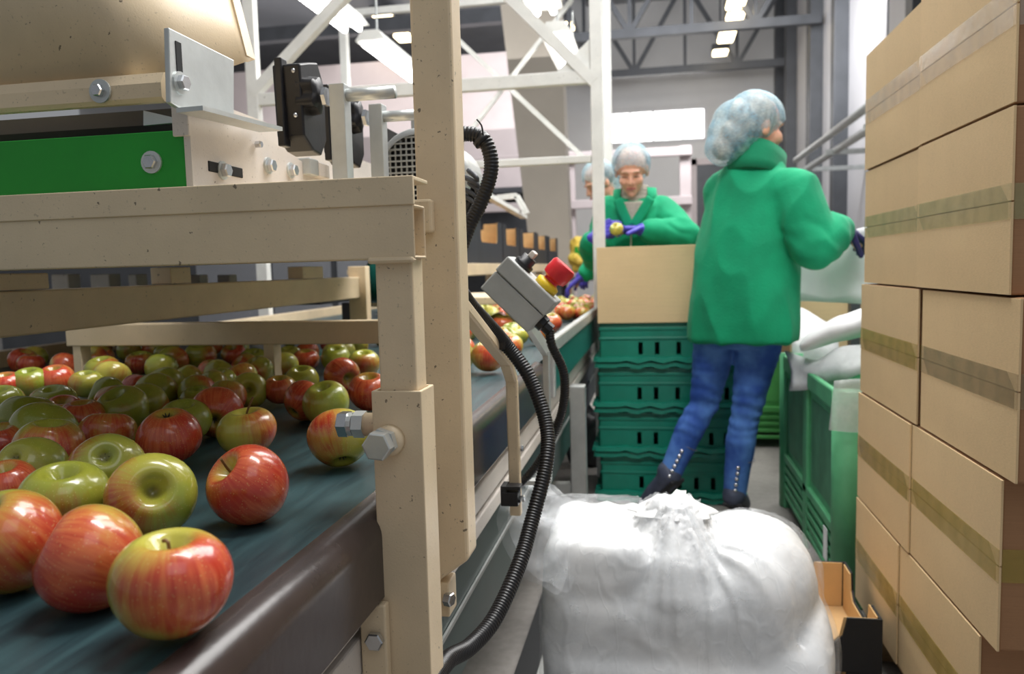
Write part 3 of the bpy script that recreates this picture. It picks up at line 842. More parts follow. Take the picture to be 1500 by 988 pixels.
# clamp levers: two black moulded guides, plates and rods
def lever(px, label, yy, sc=1.0):
    t = thing('guide_clamp', at(px[0], 255, Y=yy), label, 'clamp', 'black guide clamps on the line')
    # flat zinc upright
    a = at(px[0], px[1], Y=yy); b = at(px[0], 258, Y=yy)
    w2 = 0.024*sc
    obj('upright_plate', B((a.x-w2/2, yy, 1.0855), (a.x+w2/2, yy+0.026, a.z), 0.001), M['zinc'], t)
    # rod towards +X
    r = at(px[0], px[2], Y=yy+0.013)
    bm = NB(); tube(bm, [r, r+V((0.094*sc, 0, 0))], 0.0095*sc, 16); obj('rod', bm, M['zinc'], t, True)
    bm = NB(); lathe(bm, [(0.015*sc, 0), (0.015*sc, 0.006), (0.010, 0.008)], r+V((-w2/2-0.001, 0, 0)), (-1, 0, 0), 6); obj('nut', bm, M['steel'], t)
    # star knob
    kx = r+V((-w2/2-0.012, 0, 0.004)); rings = []
    xx, yv, _ = frame_of(V((-1, 0, 0)))
    for h, s in ((0, 0.6), (0.004, 0.9), (0.028, 1.0), (0.034, 0.85)):
        rings.append([kx+V((-h, 0, 0))+xx*(s*0.028*sc*(1+0.14*math.cos(5*q*2*PI/40))*math.cos(q*2*PI/40))+yv*(s*0.028*sc*(1+0.14*math.cos(5*q*2*PI/40))*math.sin(q*2*PI/40)) for q in range(40)])
    bm = NB(); loft(bm, rings); sharp(obj('star_knob', bm, M['black'], t), 50)
    # moulded guide block with a ridge and rivets
    bx = r.x-w2/2-0.046
    pts = [(0, 0.055), (0.03, 0.062), (0.052, 0.03), (0.052, -0.055), (0.03, -0.082), (0, -0.078), (-0.03, -0.06), (-0.035, 0.045)]
    bm = NB(); prism(bm, [V((bx-0.03*sc, yy+0.02+u*sc, r.z+v*sc)) for u, v in pts], (0.045*sc, 0, 0)); bmesh.ops.recalc_face_normals(bm, faces=bm.faces); bevel_all(bm, 0.003)
    blk = obj('guide_block', bm, M['black'], t)
    obj('ridge', B((bx-0.024*sc, yy-0.02*sc, r.z-0.075*sc), (bx-0.012*sc, yy+0.0, r.z+0.055*sc), 0.002), M['black'], blk)
    for dz in (0.035, -0.03):
        bm = NB(); ell(bm, (bx+0.004, yy-0.014*sc, r.z+dz*sc), 0.004, 0.004, 0.004, n=10, k=6); obj('rivet', bm, M['steel'], blk, True)
lever((492, 122, 141), 'black guide clamp with a star knob and bright rod, left one', 1.13)
lever((549, 152, 172), 'black guide clamp partly hidden behind the other, rod ending at the cream post', 1.30, 0.98)
# motor with round grille
mo = thing('gear_motor', at(612, 255, Y=1.45), 'grey motor with a round mesh fan cover behind the cream post', 'motor')
mc = at(612, 252, Y=1.45)
bm = NB(); lathe(bm, [(0.078, 0.0), (0.078, 0.20)], mc+V((0, 0.02, 0)), (0, 1, 0), 32); obj('body', bm, M['alu'], mo, True)
bm = NB(); lathe(bm, [(0.070, 0), (0.080, 0.0), (0.083, 0.006), (0.083, 0.03), (0.072, 0.03)], mc+V((0, -0.002, 0)), (0, 1, 0), 32, False); obj('fan_cover_rim', bm, M['alu'], mo, True)
bm = NB(); lathe(bm, [(0.07, 0), (0.07, 0.004)], mc+V((0, 0.014, 0)), (0, 1, 0), 32); obj('grille_back', bm, M['dark'], mo)
for k in range(-6, 7):
    h = math.sqrt(max(0.0, 0.0705**2-(k*0.011)**2))
    bm = NB(); bar(bm, mc+V((k*0.011, 0.004, -h)), mc+V((k*0.011, 0.004, h)), 0.003, 0.003); obj('grille_wire', bm, M['alu'], mo)
    bm = NB(); bar(bm, mc+V((-h, 0.002, k*0.011)), mc+V((h, 0.002, k*0.011)), 0.003, 0.003); obj('grille_wire', bm, M['alu'], mo)
obj('terminal_box', B((mc.x-0.03, mc.y+0.06, mc.z+0.075), (mc.x+0.04, mc.y+0.14, mc.z+0.12), 0.004), M['alu'], mo)
# sloping light panel behind the clamps (guide sheet)
bm = NB(); pl = [at(340, 160, Y=1.35), at(600, 262, Y=2.0), at(600, 300, Y=2.0), at(340, 230, Y=1.35)]
loft(bm, [pl, [q+V((-0.01, 0.01, 0)) for q in pl]])
obj('guide_sheet', bm, M['panel_white'], um)
bm = NB(); tri = [at(548, 178, Y=1.7), at(600, 205, Y=1.7), at(600, 262, Y=1.7), at(548, 262, Y=1.7)]
loft(bm, [tri, [q+V((0, 0.02, 0)) for q in tri]])
obj('cover_plate', bm, M['dkgrey'], um)

# ================================================================== CONTROL BOX
cb = thing('control_box', (-0.22, 1.25, 0.7), 'grey emergency stop box tilted on a bar above the belt', 'control box')
A_ = at(703, 422, Y=1.25); B_ = at(745, 376, Y=1.25); D_ = at(772, 488, Y=1.25)
u = (D_-A_); v = (B_-A_); dY = V((0, 0.062, 0))
def slab(v0, v1, grow=0.0):
    un = u.normalized()*grow; yn = V((0, grow, 0))
    q = [A_+v*v0-un-yn, A_+u+v*v0+un-yn, A_+u+v*v1+un-yn, A_+v*v1-un-yn]
    bm = NB(); loft(bm, [q, [p+dY+yn*2 for p in q]]); bmesh.ops.recalc_face_normals(bm, faces=bm.faces); bevel_all(bm, 0.0025); return bm
obj('base_half', slab(0.0, 0.545), M['grey_box'], cb)
obj('lid', slab(0.56, 1.0, 0.0015), M['grey_box'], cb)
nv = v.normalized()
pc = A_+u*0.70+v+dY*0.5
bm = NB(); lathe(bm, [(0.021, 0), (0.021, 0.010), (0.014, 0.014)], pc, nv, 20); es = obj('stop_collar', bm, M['yellow_btn'], cb, True)
bm = NB(); lathe(bm, [(0.013, 0.010), (0.013, 0.018), (0.021, 0.022), (0.0225, 0.028), (0.0225, 0.046), (0.020, 0.050), (0.004, 0.051)], pc, nv, 24); sharp(obj('stop_button', bm, M['red_btn'], cb), 40)
pc2 = A_+u*0.22+v+dY*0.5
bm = NB(); lathe(bm, [(0.017, 0), (0.017, 0.008), (0.013, 0.010), (0.013, 0.020)], pc2, nv, 20); obj('switch_body', bm, M['black'], cb, True)
bm = NB(); box(bm, (-0.012, -0.005, 0), (0.012, 0.005, 0.012), 0.002, Matrix.Translation(pc2+nv*0.020) @ nv.to_track_quat('Z', 'Y').to_matrix().to_4x4()); obj('switch_lever', bm, M['panel_white'], cb)
gl = A_+u+v*0.35+dY*0.5; un = u.normalized()
bm = NB(); lathe(bm, [(0.014, -0.002), (0.014, 0.010), (0.011, 0.012), (0.011, 0.024)], gl, un, 8); obj('cable_gland', bm, M['black'], cb)
# carrying bar, grey
bm = NB(); pts = [A_+u*0.8+v*0.1+dY*0.8, at(800, 515, Y=1.42), at(803, 575, Y=1.42), V((-0.262, 1.42, 0.56))]
pts[2] = V((pts[1].x, 1.42, 0.60)); pts = pts[:3]
for s, e in zip(pts, pts[1:]): bar(bm, s, e, 0.024, 0.010, (1, 0, 0))
bar(bm, pts[2], V((-0.262, 1.42, 0.60)), 0.024, 0.008)
obj('carrying_bar', bm, M['alu'], cb)
# cream bent bracket
bk = thing('cable_bracket', (-0.25, 1.3, 0.56), 'cream bent flat bar carrying the black conduit beside the belt', 'bracket')
bm = NB(); pa = [V((-0.245, 0.966, 0.955)), V((-0.245, 1.255, 0.848)), V((-0.245, 1.305, 0.81)), V((-0.245, 1.312, 0.57))]
for s, e in zip(pa, pa[1:]): bar(bm, s, e, 0.016, 0.020, (1, 0, 0), 0.003)
obj('bent_bar', bm, CR, bk)
bolt(bk, (-0.235, 1.308, 0.69), (1, 0, 0), 0.006, 0.006)
bolt(bk, (-0.235, 1.310, 0.60), (1, 0, 0), 0.006, 0.006)
obj('pipe_clip', B((-0.262, 1.262, 0.60), (-0.232, 1.292, 0.624), 0.002), M['black'], bk)
cl = at(728, 502, Y=1.17); obj('conduit_clip', B((-0.25, 1.155, cl.z-0.010), (-0.226, 1.175, cl.z+0.004), 0.002), M['black'], bk)
cl2 = at(741, 722, X=-0.255)
cc = thing('open_pipe_clip', cl2, 'small black open clip on the cream side rail', 'clip')
obj('base', B((-0.262, cl2.y-0.012, cl2.z-0.014), (-0.252, cl2.y+0.02, cl2.z+0.014), 0.001), M['black'], cc)
obj('jaw', B((-0.252, cl2.y-0.012, cl2.z+0.008), (-0.228, cl2.y+0.012, cl2.z+0.014), 0.001), M['black'], cc)
obj('jaw', B((-0.252, cl2.y-0.012, cl2.z-0.014), (-0.228, cl2.y+0.012, cl2.z-0.008), 0.001), M['black'], cc)

def conduit(name, pts, r, label, amp=0.0005, step=0.0011):
    P = spline(pts, step)
    bm = NB(); tube(bm, P, [r+(amp if (i//2) % 2 else -amp) for i in range(len(P))], 12)
    return tag(obj(name, bm, M['conduit'], None, True), label, 'cable')
conduit('corrugated_conduit', [at(676, 430, Y=1.02), at(690, 449, Y=1.06), at(735, 498, Y=1.165), at(775, 552, Y=1.17), at(800, 622, Y=1.15), at(800, 680, Y=1.12),
                               at(780, 760, Y=1.08), at(760, 828, Y=1.03), at(725, 905, Y=0.96), at(688, 948, Y=0.90), at(655, 968, Y=0.84), at(630, 1010, Y=0.76), at(600, 1090, Y=0.70)], 0.0108,
        'thick black corrugated conduit looping down past the cream post')
conduit('box_cable', [gl+un*0.022, at(808, 505, Y=1.28), at(826, 548, Y=1.30), at(824, 600, Y=1.32), at(806, 648, Y=1.33), at(784, 685, Y=1.33), at(765, 706, Y=1.33), at(755, 716, X=-0.245)], 0.0075,
        'thinner black cable hanging from the grey stop box')
ct = conduit('corrugated_conduit', [at(665, 200, Y=1.03), at(686, 196, Y=1.03), at(708, 204, Y=1.03), at(719, 232, Y=1.03), at(717, 262, Y=1.03), at(703, 300, Y=1.03), at(687, 332, Y=1.03), at(672, 372, Y=1.03)], 0.0098,
        'short black conduit arc beside the upper cream post, tied with a cable tie')
cp = at(706, 206, Y=1.03); dr = (at(712, 214, Y=1.03)-at(702, 201, Y=1.03)).normalized()
bm = NB(); tube(bm, [cp-dr*0.004, cp+dr*0.004], 0.0122, 14); tie = obj('cable_tie', bm, M['black'], ct, True)
bm = NB(); tube(bm, spline([cp+V((0.004, -0.01, 0.006)), cp+V((0.002, -0.01, 0.018)), cp+V((-0.004, -0.01, 0.026))], 0.004), 0.0012, 6); obj('tie_tail', bm, M['black'], tie)
# cable bundle behind post
bm = NB()
for k in range(5):
    rr = random.Random(k)
    pts = [at(686+rr.uniform(-8, 2), 250+k*9, Y=1.12), at(697+rr.uniform(-3, 3), 262+k*9, Y=1.1), at(693+rr.uniform(-4, 4), 278+k*9, Y=1.12), at(680, 300+k*6, Y=1.12)]
    tube(bm, spline(pts, 0.006), 0.004, 6)
tag(obj('wire_bundle', bm, M['dkgrey'], None, True), 'tangle of grey wires peeping out behind the cream post', 'wires')['kind'] = 'stuff'

# ================================================================== CARTON TRAYS
def tray(name, loc, rz, L, D, hl, hc, cw, label, cat, mat_out, group=None, zbase=0.0):
    t = thing(name, loc, label, cat, group, rz)
    th = 0.005
    def panel(nm, poly, vec, m):
        bm = NB(); prism(bm, poly, vec); obj(nm, bm, m, t, local=True)
    s = 0.03
    def prof(n, h0=0.0):
        return [(0, h0), (n, h0), (n, hc), (n-cw, hc), (n-cw-s*0.3, hl+0.02), (n-cw-s, hl), (cw+s, hl), (cw+s*0.3, hl+0.02), (cw, hc), (0, hc)]
    for y, sg in ((-D/2, 1), (D/2, -1)):
        pr = prof(L)
        panel('long_side', [V((x-L/2, y, z)) for x, z in pr], (0, sg*th, 0), mat_out)
        panel('long_lining', [V((x*(1-4*th/L)-L/2+2*th, y+sg*(th+0.0008), max(z, 0.007)*0.992)) for x, z in pr], (0, sg*0.003, 0), M['tan'])
    for x, sg in ((-L/2, 1), (L/2, -1)):
        pr = prof(D)
        panel('short_side', [V((x, y*(1-2.4*th/D)-D/2+1.2*th, z)) for y, z in pr], (sg*th, 0, 0), mat_out)
        panel('short_lining', [V((x+sg*(th+0.0008), y*(1-6*th/D)-D/2+3*th, max(z, 0.007)*0.99)) for y, z in pr], (sg*0.003, 0, 0), M['tan'])
    bm = NB(); box(bm, (-L/2+th, -D/2+th, 0.001), (L/2-th, D/2-th, 0.006)); obj('bottom', bm, M['tan'], t, local=True)
    return t

# shelf with dark cartons beyond the belt
ts = thing('packing_shelf', (-1.3, 6.5, 0), 'long cream packing shelf carrying the dark cartons beyond the belt', 'shelf')
obj('board', B((-1.62, 3.95, 0.99), (-1.06, 9.6, 1.015)), CR, ts)
obj('front_rail', B((-1.06, 3.95, 0.965), (-1.035, 9.6, 1.035), 0.004), CR, ts)
obj('front_panel', B((-1.075, 5.3, 0.80), (-1.06, 9.6, 0.94), 0.004), CR, ts)
for y in (5.3, 7.4, 9.5):
    obj('leg', B((-1.13, y, 0), (-1.07, y+0.06, 0.99)), CR, ts)
    obj('leg', B((-1.62, y, 0), (-1.56, y+0.06, 0.99)), CR, ts)
for i, (y, wd) in enumerate(((4.42, 'nearest the cream post'), (5.20, 'second from the cream post'), (6.0, 'third from the cream post'), (6.85, 'fourth from the cream post'), (7.65, 'fifth from the cream post'), (8.5, 'farthest from the cream post'))):
    tray('carton_tray', (-1.28, y, 1.016), PI/2+random.uniform(-0.05, 0.05), 0.74, 0.36, 0.16, 0.31, 0.13, 'dark grey carton tray on the packing shelf, ' + wd, 'carton', M['greycard'], 'dark cartons on the packing shelf')
# sloping pale lid rail above the cartons
sl = thing('tray_slide', (-1.4, 5.0, 1.3), 'pale sloping slide rails above the dark cartons', 'slide')
bm = NB(); bar(bm, at(688, 272, Y=4.6), at(768, 318, Y=6.3), 0.05, 0.03); obj('rail', bm, W, sl)
bm = NB(); bar(bm, at(728, 290, Y=6.0), at(757, 287, Y=6.0), 0.05, 0.04); obj('end_bar', bm, W, sl)
bm = NB(); bar(bm, at(757, 287, Y=6.0), at(772, 314, Y=6.0), 0.05, 0.04); obj('end_bar', bm, W, sl)
for y in (4.9, 6.0):
    bm = NB(); bar(bm, (-1.52, y, 1.016), (-1.52, y, 1.44), 0.03, 0.03); obj('strut', bm, W, sl)
# orange net sacks of fruit
M['orange'] = simple('orange_net_fruit', (238, 140, 44), 0.5, var=0.4, scale=14, bump=0.6, bscale=30)
M['yellow_net'] = simple('yellow_net_fruit', (236, 196, 84), 0.5, var=0.35, scale=14, bump=0.6, bscale=30)
def sack(px, py, yy, rx, rz_, m, label):
    p = at(px, py, Y=yy); p.z = 0.903+rz_+0.03
    bm = NB(); ell(bm, p, rx, rx*0.8, rz_, n=20, k=14)
    for _ in range(26):
        a = random.uniform(0, 2*PI); b = random.uniform(-1, 1)
        c = p+V((rx*0.85*math.cos(a)*math.sqrt(1-b*b), rx*0.7*math.sin(a)*math.sqrt(1-b*b), rz_*0.85*b))
        ell(bm, c, 0.05, 0.05, 0.05, n=10, k=6)
    t = thing('fruit_sack', p-V((0, 0, rz_)), label, 'sack', 'orange and yellow fruit sacks')
    obj('sack_body', remesh(bm, 0.011, 1), m, t)
    obj('sack_label', B((p.x-rx*0.45, p.y-rx*0.86, p.z-0.05), (p.x+rx*0.1, p.y-rx*0.8, p.z+0.08)), M['green_paint'] if m is M['yellow_net'] else M['orange'], t)
tbs = thing('sack_bench', (-0.75, 8.0, 0), 'low grey bench under the fruit sacks beside the white post', 'bench')
obj('top', B((-1.02, 7.7, 0.86), (-0.52, 8.3, 0.90)), M['dkgrey'], tbs)
for x in (-0.98, -0.6):
    obj('leg', B((x, 7.75, 0), (x+0.05, 7.8, 0.86)), M['dkgrey'], tbs)
    obj('leg', B((x, 8.2, 0), (x+0.05, 8.25, 0.86)), M['dkgrey'], tbs)
sack(850, 362, 8.1, 0.11, 0.19, M['yellow_net'], 'yellow net sack of fruit with a green label beside the white post')
sack(872, 370, 7.82, 0.10, 0.14, M['orange'], 'orange net sack of fruit in front of the yellow one')

# ================================================================== APPLES
def apple_mesh(kind):
    bm = NB(); n, k = 36, 26; R = 0.038; rings = []
    tall, lob, skew = ((0.90, 0.018, 0.0), (0.84, 0.030, 0.05), (0.97, 0.022, -0.04))[kind]
    for i in range(k+1):
        ph = PI*(0.012 + 0.976*i/k); ring = []
        for j in range(n):
            th = 2*PI*j/n
            r = math.sin(ph)**0.93*(1+0.085*math.cos(ph)) * (1+lob*math.cos(5*th+0.4)*(ph/PI)**2 + 0.012*math.cos(2*th+kind))
            z = math.cos(ph)*tall
            z -= 0.50*math.exp(-(ph/0.25)**2)
            z += 0.30*math.exp(-((PI-ph)/0.24)**2)
            z += skew*r*math.cos(th)
            ring.append(V((R*r*math.cos(th), R*r*math.sin(th), R*z)))
        rings.append(ring)
    loft(bm, rings)
    me = bpy.data.meshes.new('apple'); bmesh.ops.recalc_face_normals(bm, faces=bm.faces); bm.to_mesh(me); bm.free()
    for p in me.polygons: p.use_smooth = True
    me.materials.append(M['apple']); return me
AM = [apple_mesh(k) for k in range(3)]
def stem_mesh(kind):
    bm = NB(); R = 0.038
    b = (0.006, 0.012, -0.005)[kind]; h = (0.86, 1.2, 0.74)[kind]
    tube(bm, spline([(0, 0, R*0.36), (b*0.3, 0, R*0.72), (b, b*0.3, R*h)], 0.004), [0.0012]*2+[0.0011]*40 if False else 0.0013, 6)
    me = bpy.data.meshes.new('stem'); bm.to_mesh(me); bm.free(); me.materials.append(M['stem']); return me
SM = [stem_mesh(k) for k in range(3)]
bm = NB()
for k in range(5):
    a = k*2*PI/5; ca, sa = math.cos(a), math.sin(a); R = 0.038
    caps(bm, (0.001*ca, 0.001*sa, -R*0.58), (0.0042*ca, 0.0042*sa, -R*0.72), 0.0013, 0.0005, 6, 2)
ell(bm, (0, 0, -0.038*0.58), 0.0028, 0.0028, 0.002, n=8, k=5)
CM = bpy.data.meshes.new('calyx'); bm.to_mesh(CM); bm.free(); CM.materials.append(M['calyx'])
CR_, CU_, CB_ = CAMR.col[0], CAMR.col[1], CAMR.col[2]
def cdir(a): return (CR_*a[0]+CU_*a[1]+CB_*a[2]).normalized()
placed = []
def apple(pos, r, axis, bdir, blush, tone, stem, label, group, kind=None):
    kind = random.randrange(3) if kind is None else kind
    z = axis.normalized(); x = bdir - z*bdir.dot(z)
    if x.length < 1e-3: x = V((1, 0, 0)) - z*z.x
    x.normalize(); y = z.cross(x)
    o = bpy.data.objects.new('apple', AM[kind]); link(o)
    o.matrix_world = Matrix(((x.x, y.x, z.x, pos.x), (x.y, y.y, z.y, pos.y), (x.z, y.z, z.z, pos.z), (0, 0, 0, 1))) @ Matrix.Scale(r/0.038, 4)
    o['blush'] = float(blush); o['tone'] = float(tone)
    tag(o, label, 'apple', group)
    if stem:
        s = bpy.data.objects.new('stem', SM[random.randrange(3) if stem == 1 else 1]); link(s); s.parent = o
    c = bpy.data.objects.new('calyx', CM); link(c); c.parent = o
    placed.append((pos.copy(), r))
    return o
def solve(px, py, d):
    r = 0.037
    for _ in range(12):
        c = at(px, py, Z=BZ+r*0.955)
        dist = (c-V((0, 0, 1.0))).dot(-CB_)
        r = min(0.0435, max(0.030, d*dist/FPX/2))
    return at(px, py, Z=BZ+r*0.955), r
UP = (0, 1, 0.35)
LA = [  # px, py, diameter, stem axis (right, up, towards), blush side, blush, tone, stem, label
 (252, 855, 172, (0.0, 1, 0.15), (0.8, -0.1, 0.6), 0.62, 0.6, 1, 'largest red and yellow apple at the very front of the belt'),
 (135, 820, 152, (-0.8, 0.45, 0.25), (0.1, -0.3, 1), 0.80, 0.5, 1, 'big red apple with a yellow shoulder, just left of the largest apple'),
 (14, 795, 150, (-0.35, 0.8, 0.5), (1, -0.1, 0.2), 0.55, 0.25, 1, 'big green and red apple cut by the left picture edge'),
 (365, 712, 116, (-0.55, 0.65, 0.55), (0.7, -0.1, 0.8), 0.86, 0.75, 2, 'red striped apple with a long stem, alone nearest the belt edge'),
 (222, 727, 125, (0.42, 0.35, 0.8), (-1, -0.2, 0.2), 0.52, 0.45, 0, 'yellow-green apple showing its deep stem hollow, behind the largest apple'),
 (95, 730, 123, (0.1, 1, 0.35), (0.2, -0.9, 0.5), 0.26, 0.2, 0, 'ribbed green apple left of the one with the deep hollow'),
 (157, 688, 108, (-0.3, -0.55, -0.75), (-0.8, 0.4, 0.3), 0.34, 0.4, 0, 'green apple with a dark star calyx facing up, behind the ribbed one'),
 (45, 688, 98, (0.1, -0.5, -0.8), (-1, -0.2, 0.3), 0.42, 0.4, 0, 'yellow-green apple with calyx showing, left of the star calyx one'),
 (248, 638, 92, (0, -1, -0.3), (0.1, 0, 1), 0.88, 0.4, 0, 'glossy red apple standing upside down in front of a green one'),
 (272, 617, 74, UP, (-1, 0, 0), 0.12, 0.1, 0, 'bright green apple peeping out behind the glossy red one'),
 (362, 633, 86, (-0.05, 1, 0.2), (0.9, 0, 0.2), 0.5, 0.8, 2, 'yellow apple with red right cheek and upright stem, mid belt'),
 (318, 605, 76, (-0.2, 0.3, -0.9), (0, 0, 1), 0.95, 0.4, 0, 'deep red apple behind the yellow stemmed one'),
 (497, 642, 92, (-0.25, 0.85, -0.5), (-0.7, 0.6, 0.2), 0.5, 0.55, 0, 'yellow-green apple with its calyx near the belt, by the steel bolt'),
 (158, 637, 82, (0, 1, -0.1), (0.3, -0.6, 0.8), 0.55, 0.2, 0, 'half green half red apple behind the star calyx one'),
 (72, 660, 96, (0.1, 0.9, 0.1), (0.3, -0.5, 0.9), 0.55, 0.2, 0, 'dull red apple with a green hollow near the left edge'),
 (64, 634, 102, (0, 0.6, -0.8), (0, -1, 0), 0.12, 0.15, 0, 'wide plain green apple behind the dull red one'),
 (180, 602, 76, (-0.2, 0.85, 0.5), (0.2, -1, 0.3), 0.15, 0.2, 0, 'olive green apple with a glinting round hollow'),
 (121, 616, 68, (0, 1, 0.2), (-0.2, -0.5, 0.9), 0.82, 0.5, 0, 'small red apple with a bright ring around its hollow'),
 (214, 592, 62, (0.2, 0.6, -0.8), (0.8, -0.6, 0.2), 0.25, 0.25, 0, 'olive green apple right behind the glinting hollow one'),
 (229, 576, 60, (-0.2, 0.7, -0.7), (1, -0.6, 0), 0.3, 0.3, 0, 'pale green apple at the right end of the olive pile'),
 (156, 582, 60, (-0.8, 0.3, 0.4), (0.3, -1, 0.4), 0.2, 0.05, 0, 'dark olive apple lying on its side in the pile'),
 (40, 614, 80, (0, 1, -0.2), (0.5, -0.5, 0.5), 0.2, 0.1, 0, 'olive green apple at left below the darker ones'),
 (78, 594, 66, UP, (-0.7, 0, 0.4), 0.35, 0.1, 0, 'flat olive apple with a reddish left cheek at left'),
 (4, 652, 78, UP, (0, 0, 1), 0.8, 0.3, 0, 'brown red apple cut by the left edge, above the big cut one'),
 (12, 716, 70, UP, (0.6, 0, 1), 0.9, 0.3, 0, 'small red apple squeezed against the left edge'),
 (2, 594, 64, UP, (0, -1, 0.3), 0.2, 0.1, 0, 'green apple cut by the left edge, beside olive ones'),
 (365, 573, 54, (0.25, 0.15, 0.9), (-0.2, -1, 0.2), 0.3, 0.55, 0, 'yellow-green apple with a dark hollow facing the camera'),
 (322, 562, 50, UP, (-0.6, -0.6, 0.3), 0.4, 0.3, 0, 'green apple left of the one with the dark hollow'),
 (334, 582, 54, (0, 1, -0.2), (1, -0.3, 0.4), 0.5, 0.3, 0, 'pinkish green apple in front of the dark hollow one'),
 (289, 588, 46, UP, (0, -1, 0.5), 0.3, 0.0, 0, 'brownish apple left of the deep red one'),
 (478, 592, 68, (-0.15, 0.9, 0.4), (-0.7, -0.7, 0.3), 0.32, 0.55, 0, 'pale green apple with a shiny round hollow behind the bolt apple'),
 (446, 588, 62, (0.4, 0.5, -0.5), (-0.5, 0, 1), 0.97, 0.3, 0, 'dark red apple left of the pale shiny one'),
 (410, 571, 50, UP, (0, -0.5, 1), 0.72, 0.5, 0, 'orange red apple left of the dark red one'),
 (442, 560, 50, UP, (-0.5, -1, 0.3), 0.3, 0.45, 0, 'yellow-green apple behind the dark red one'),
 (500, 550, 54, (0.6, -0.2, 0.6), (-0.6, 0.4, 0.7), 0.9, 0.7, 0, 'crimson apple with yellow hollow turned right'),
 (541, 574, 62, UP, (0, 0, 1), 0.86, 0.5, 0, 'red apple half hidden behind the inner post'),
 (533, 534, 48, UP, (0.2, -1, 0.3), 0.4, 0.3, 0, 'green and red apple above the half hidden red one'),
 (492, 527, 42, UP, (0, -1, 0), 0.15, 0.15, 0, 'plain green apple under the low cross beam, right'),
 (448, 528, 40, UP, (0.2, 0.3, 1), 0.72, 0.5, 0, 'small pinkish red apple under the low cross beam'),
 (424, 524, 38, UP, (0, -1, 0), 0.15, 0.3, 0, 'small green apple right of the low beam post'),
 (372, 532, 44, UP, (0, -1, 0), 0.1, 0.2, 0, 'green apple left of the low beam post'),
 (206, 532, 42, UP, (0.2, -0.5, 1), 0.5, 0.25, 0, 'round apple green on top and red below, on the second lane'),
 (252, 530, 46, (-0.2, 0, -0.9), (0.9, 0.1, 0.4), 0.5, 0.35, 0, 'apple with calyx facing the camera on the second lane'),
 (294, 524, 46, UP, (1, 0, 0.4), 0.35, 0.2, 0, 'green apple with red right cheek on the second lane'),
 (150, 543, 50, UP, (0.9, 0.1, 0.4), 0.5, 0.25, 0, 'green apple with shiny orange right cheek near the low beam'),
 (127, 563, 48, UP, (-0.4, -1, 0.2), 0.35, 0.6, 0, 'yellow-green apple in front of the shiny orange cheeked one'),
 (82, 558, 52, UP, (0, 0.1, 1), 0.92, 0.2, 0, 'wine red apple beside the yellow-green one at left'),
 (44, 562, 52, UP, (0, -1, 0.2), 0.3, 0.0, 0, 'dark olive apple left of the wine red one'),
 (10, 566, 50, UP, (0, 0, 1), 0.9, 0.1, 0, 'dark red apple at the left edge under the beam'),
 (716, 522, 58, UP, (0.5, -0.7, 0.6), 0.6, 0.85, 0, 'yellow and red apple just right of the thick cream post'),
 (757, 492, 34, UP, (-0.6, -0.6, 0.3), 0.2, 0.7, 0, 'pale yellow-green apple below the grey stop box'),
 (736, 476, 34, UP, (0, 0, 1), 0.7, 0.8, 0, 'orange red apple behind the grey stop box, left side'),
 (829, 458, 40, UP, (-0.2, -0.2, 1), 0.55, 0.85, 0, 'yellow and red apple at the aluminium guard rail'),
 (806, 474, 36, UP, (0.2, -0.2, 1), 0.6, 0.6, 0, 'red apple beside the corner of the grey stop box'),
]
for (px, py, d, ax, bd, bl_, tn_, st_, lab) in LA:
    pos, r = solve(px, py, d)
    apple(pos, r, cdir(ax), cdir(bd), bl_, tn_, st_, lab, 'apples on the sorting belts')
def free(p, r, k=0.93):
    return all((p-q).length > (r+s)*k for q, s in placed)
def scatter(n, xr, yr, label, group, dense=0.93, tries=6000):
    c = 0
    for _ in range(tries):
        if c >= n: break
        r = random.uniform(0.033, 0.038)
        p = V((random.uniform(*xr), random.uniform(*yr), BZ+r*0.955))
        if not free(p, r, dense): continue
        ax = V((random.uniform(-0.8, 0.8), random.uniform(-0.8, 0.8), 0.9))
        apple(p, r, ax, V((random.uniform(-1, 1), random.uniform(-1, 0.3), random.uniform(-0.3, 0.5))), random.choice((0.15, 0.3, 0.5, 0.6, 0.8, 0.92)), random.random(), 0, label, group)
        c += 1
scatter(24, (-0.96, -0.36), (1.72, 2.6), 'blurred apple in the crowd on the main belt beneath the low cross beam', 'apples crowded beneath the low cross beam')
scatter(26, (-1.8, -1.1), (1.45, 2.7), 'blurred apple on the second belt lane beyond the divider rail', 'apples on the second belt lane')
scatter(14, (-0.97, -0.82), (1.05, 1.7), 'half hidden apple in the pile at the left edge of the belt', 'apples piled at the left of the belt')
scatter(14, (-0.95, -0.5), (2.65, 3.3), 'loose apple on the bright belt stretch behind the grey stop box', 'loose apples behind the stop box')
scatter(120, (-0.97, -0.32), (3.45, 5.1), 'tiny apple in the dense heap at the far end of the belt', 'apples heaped at the far belt end')

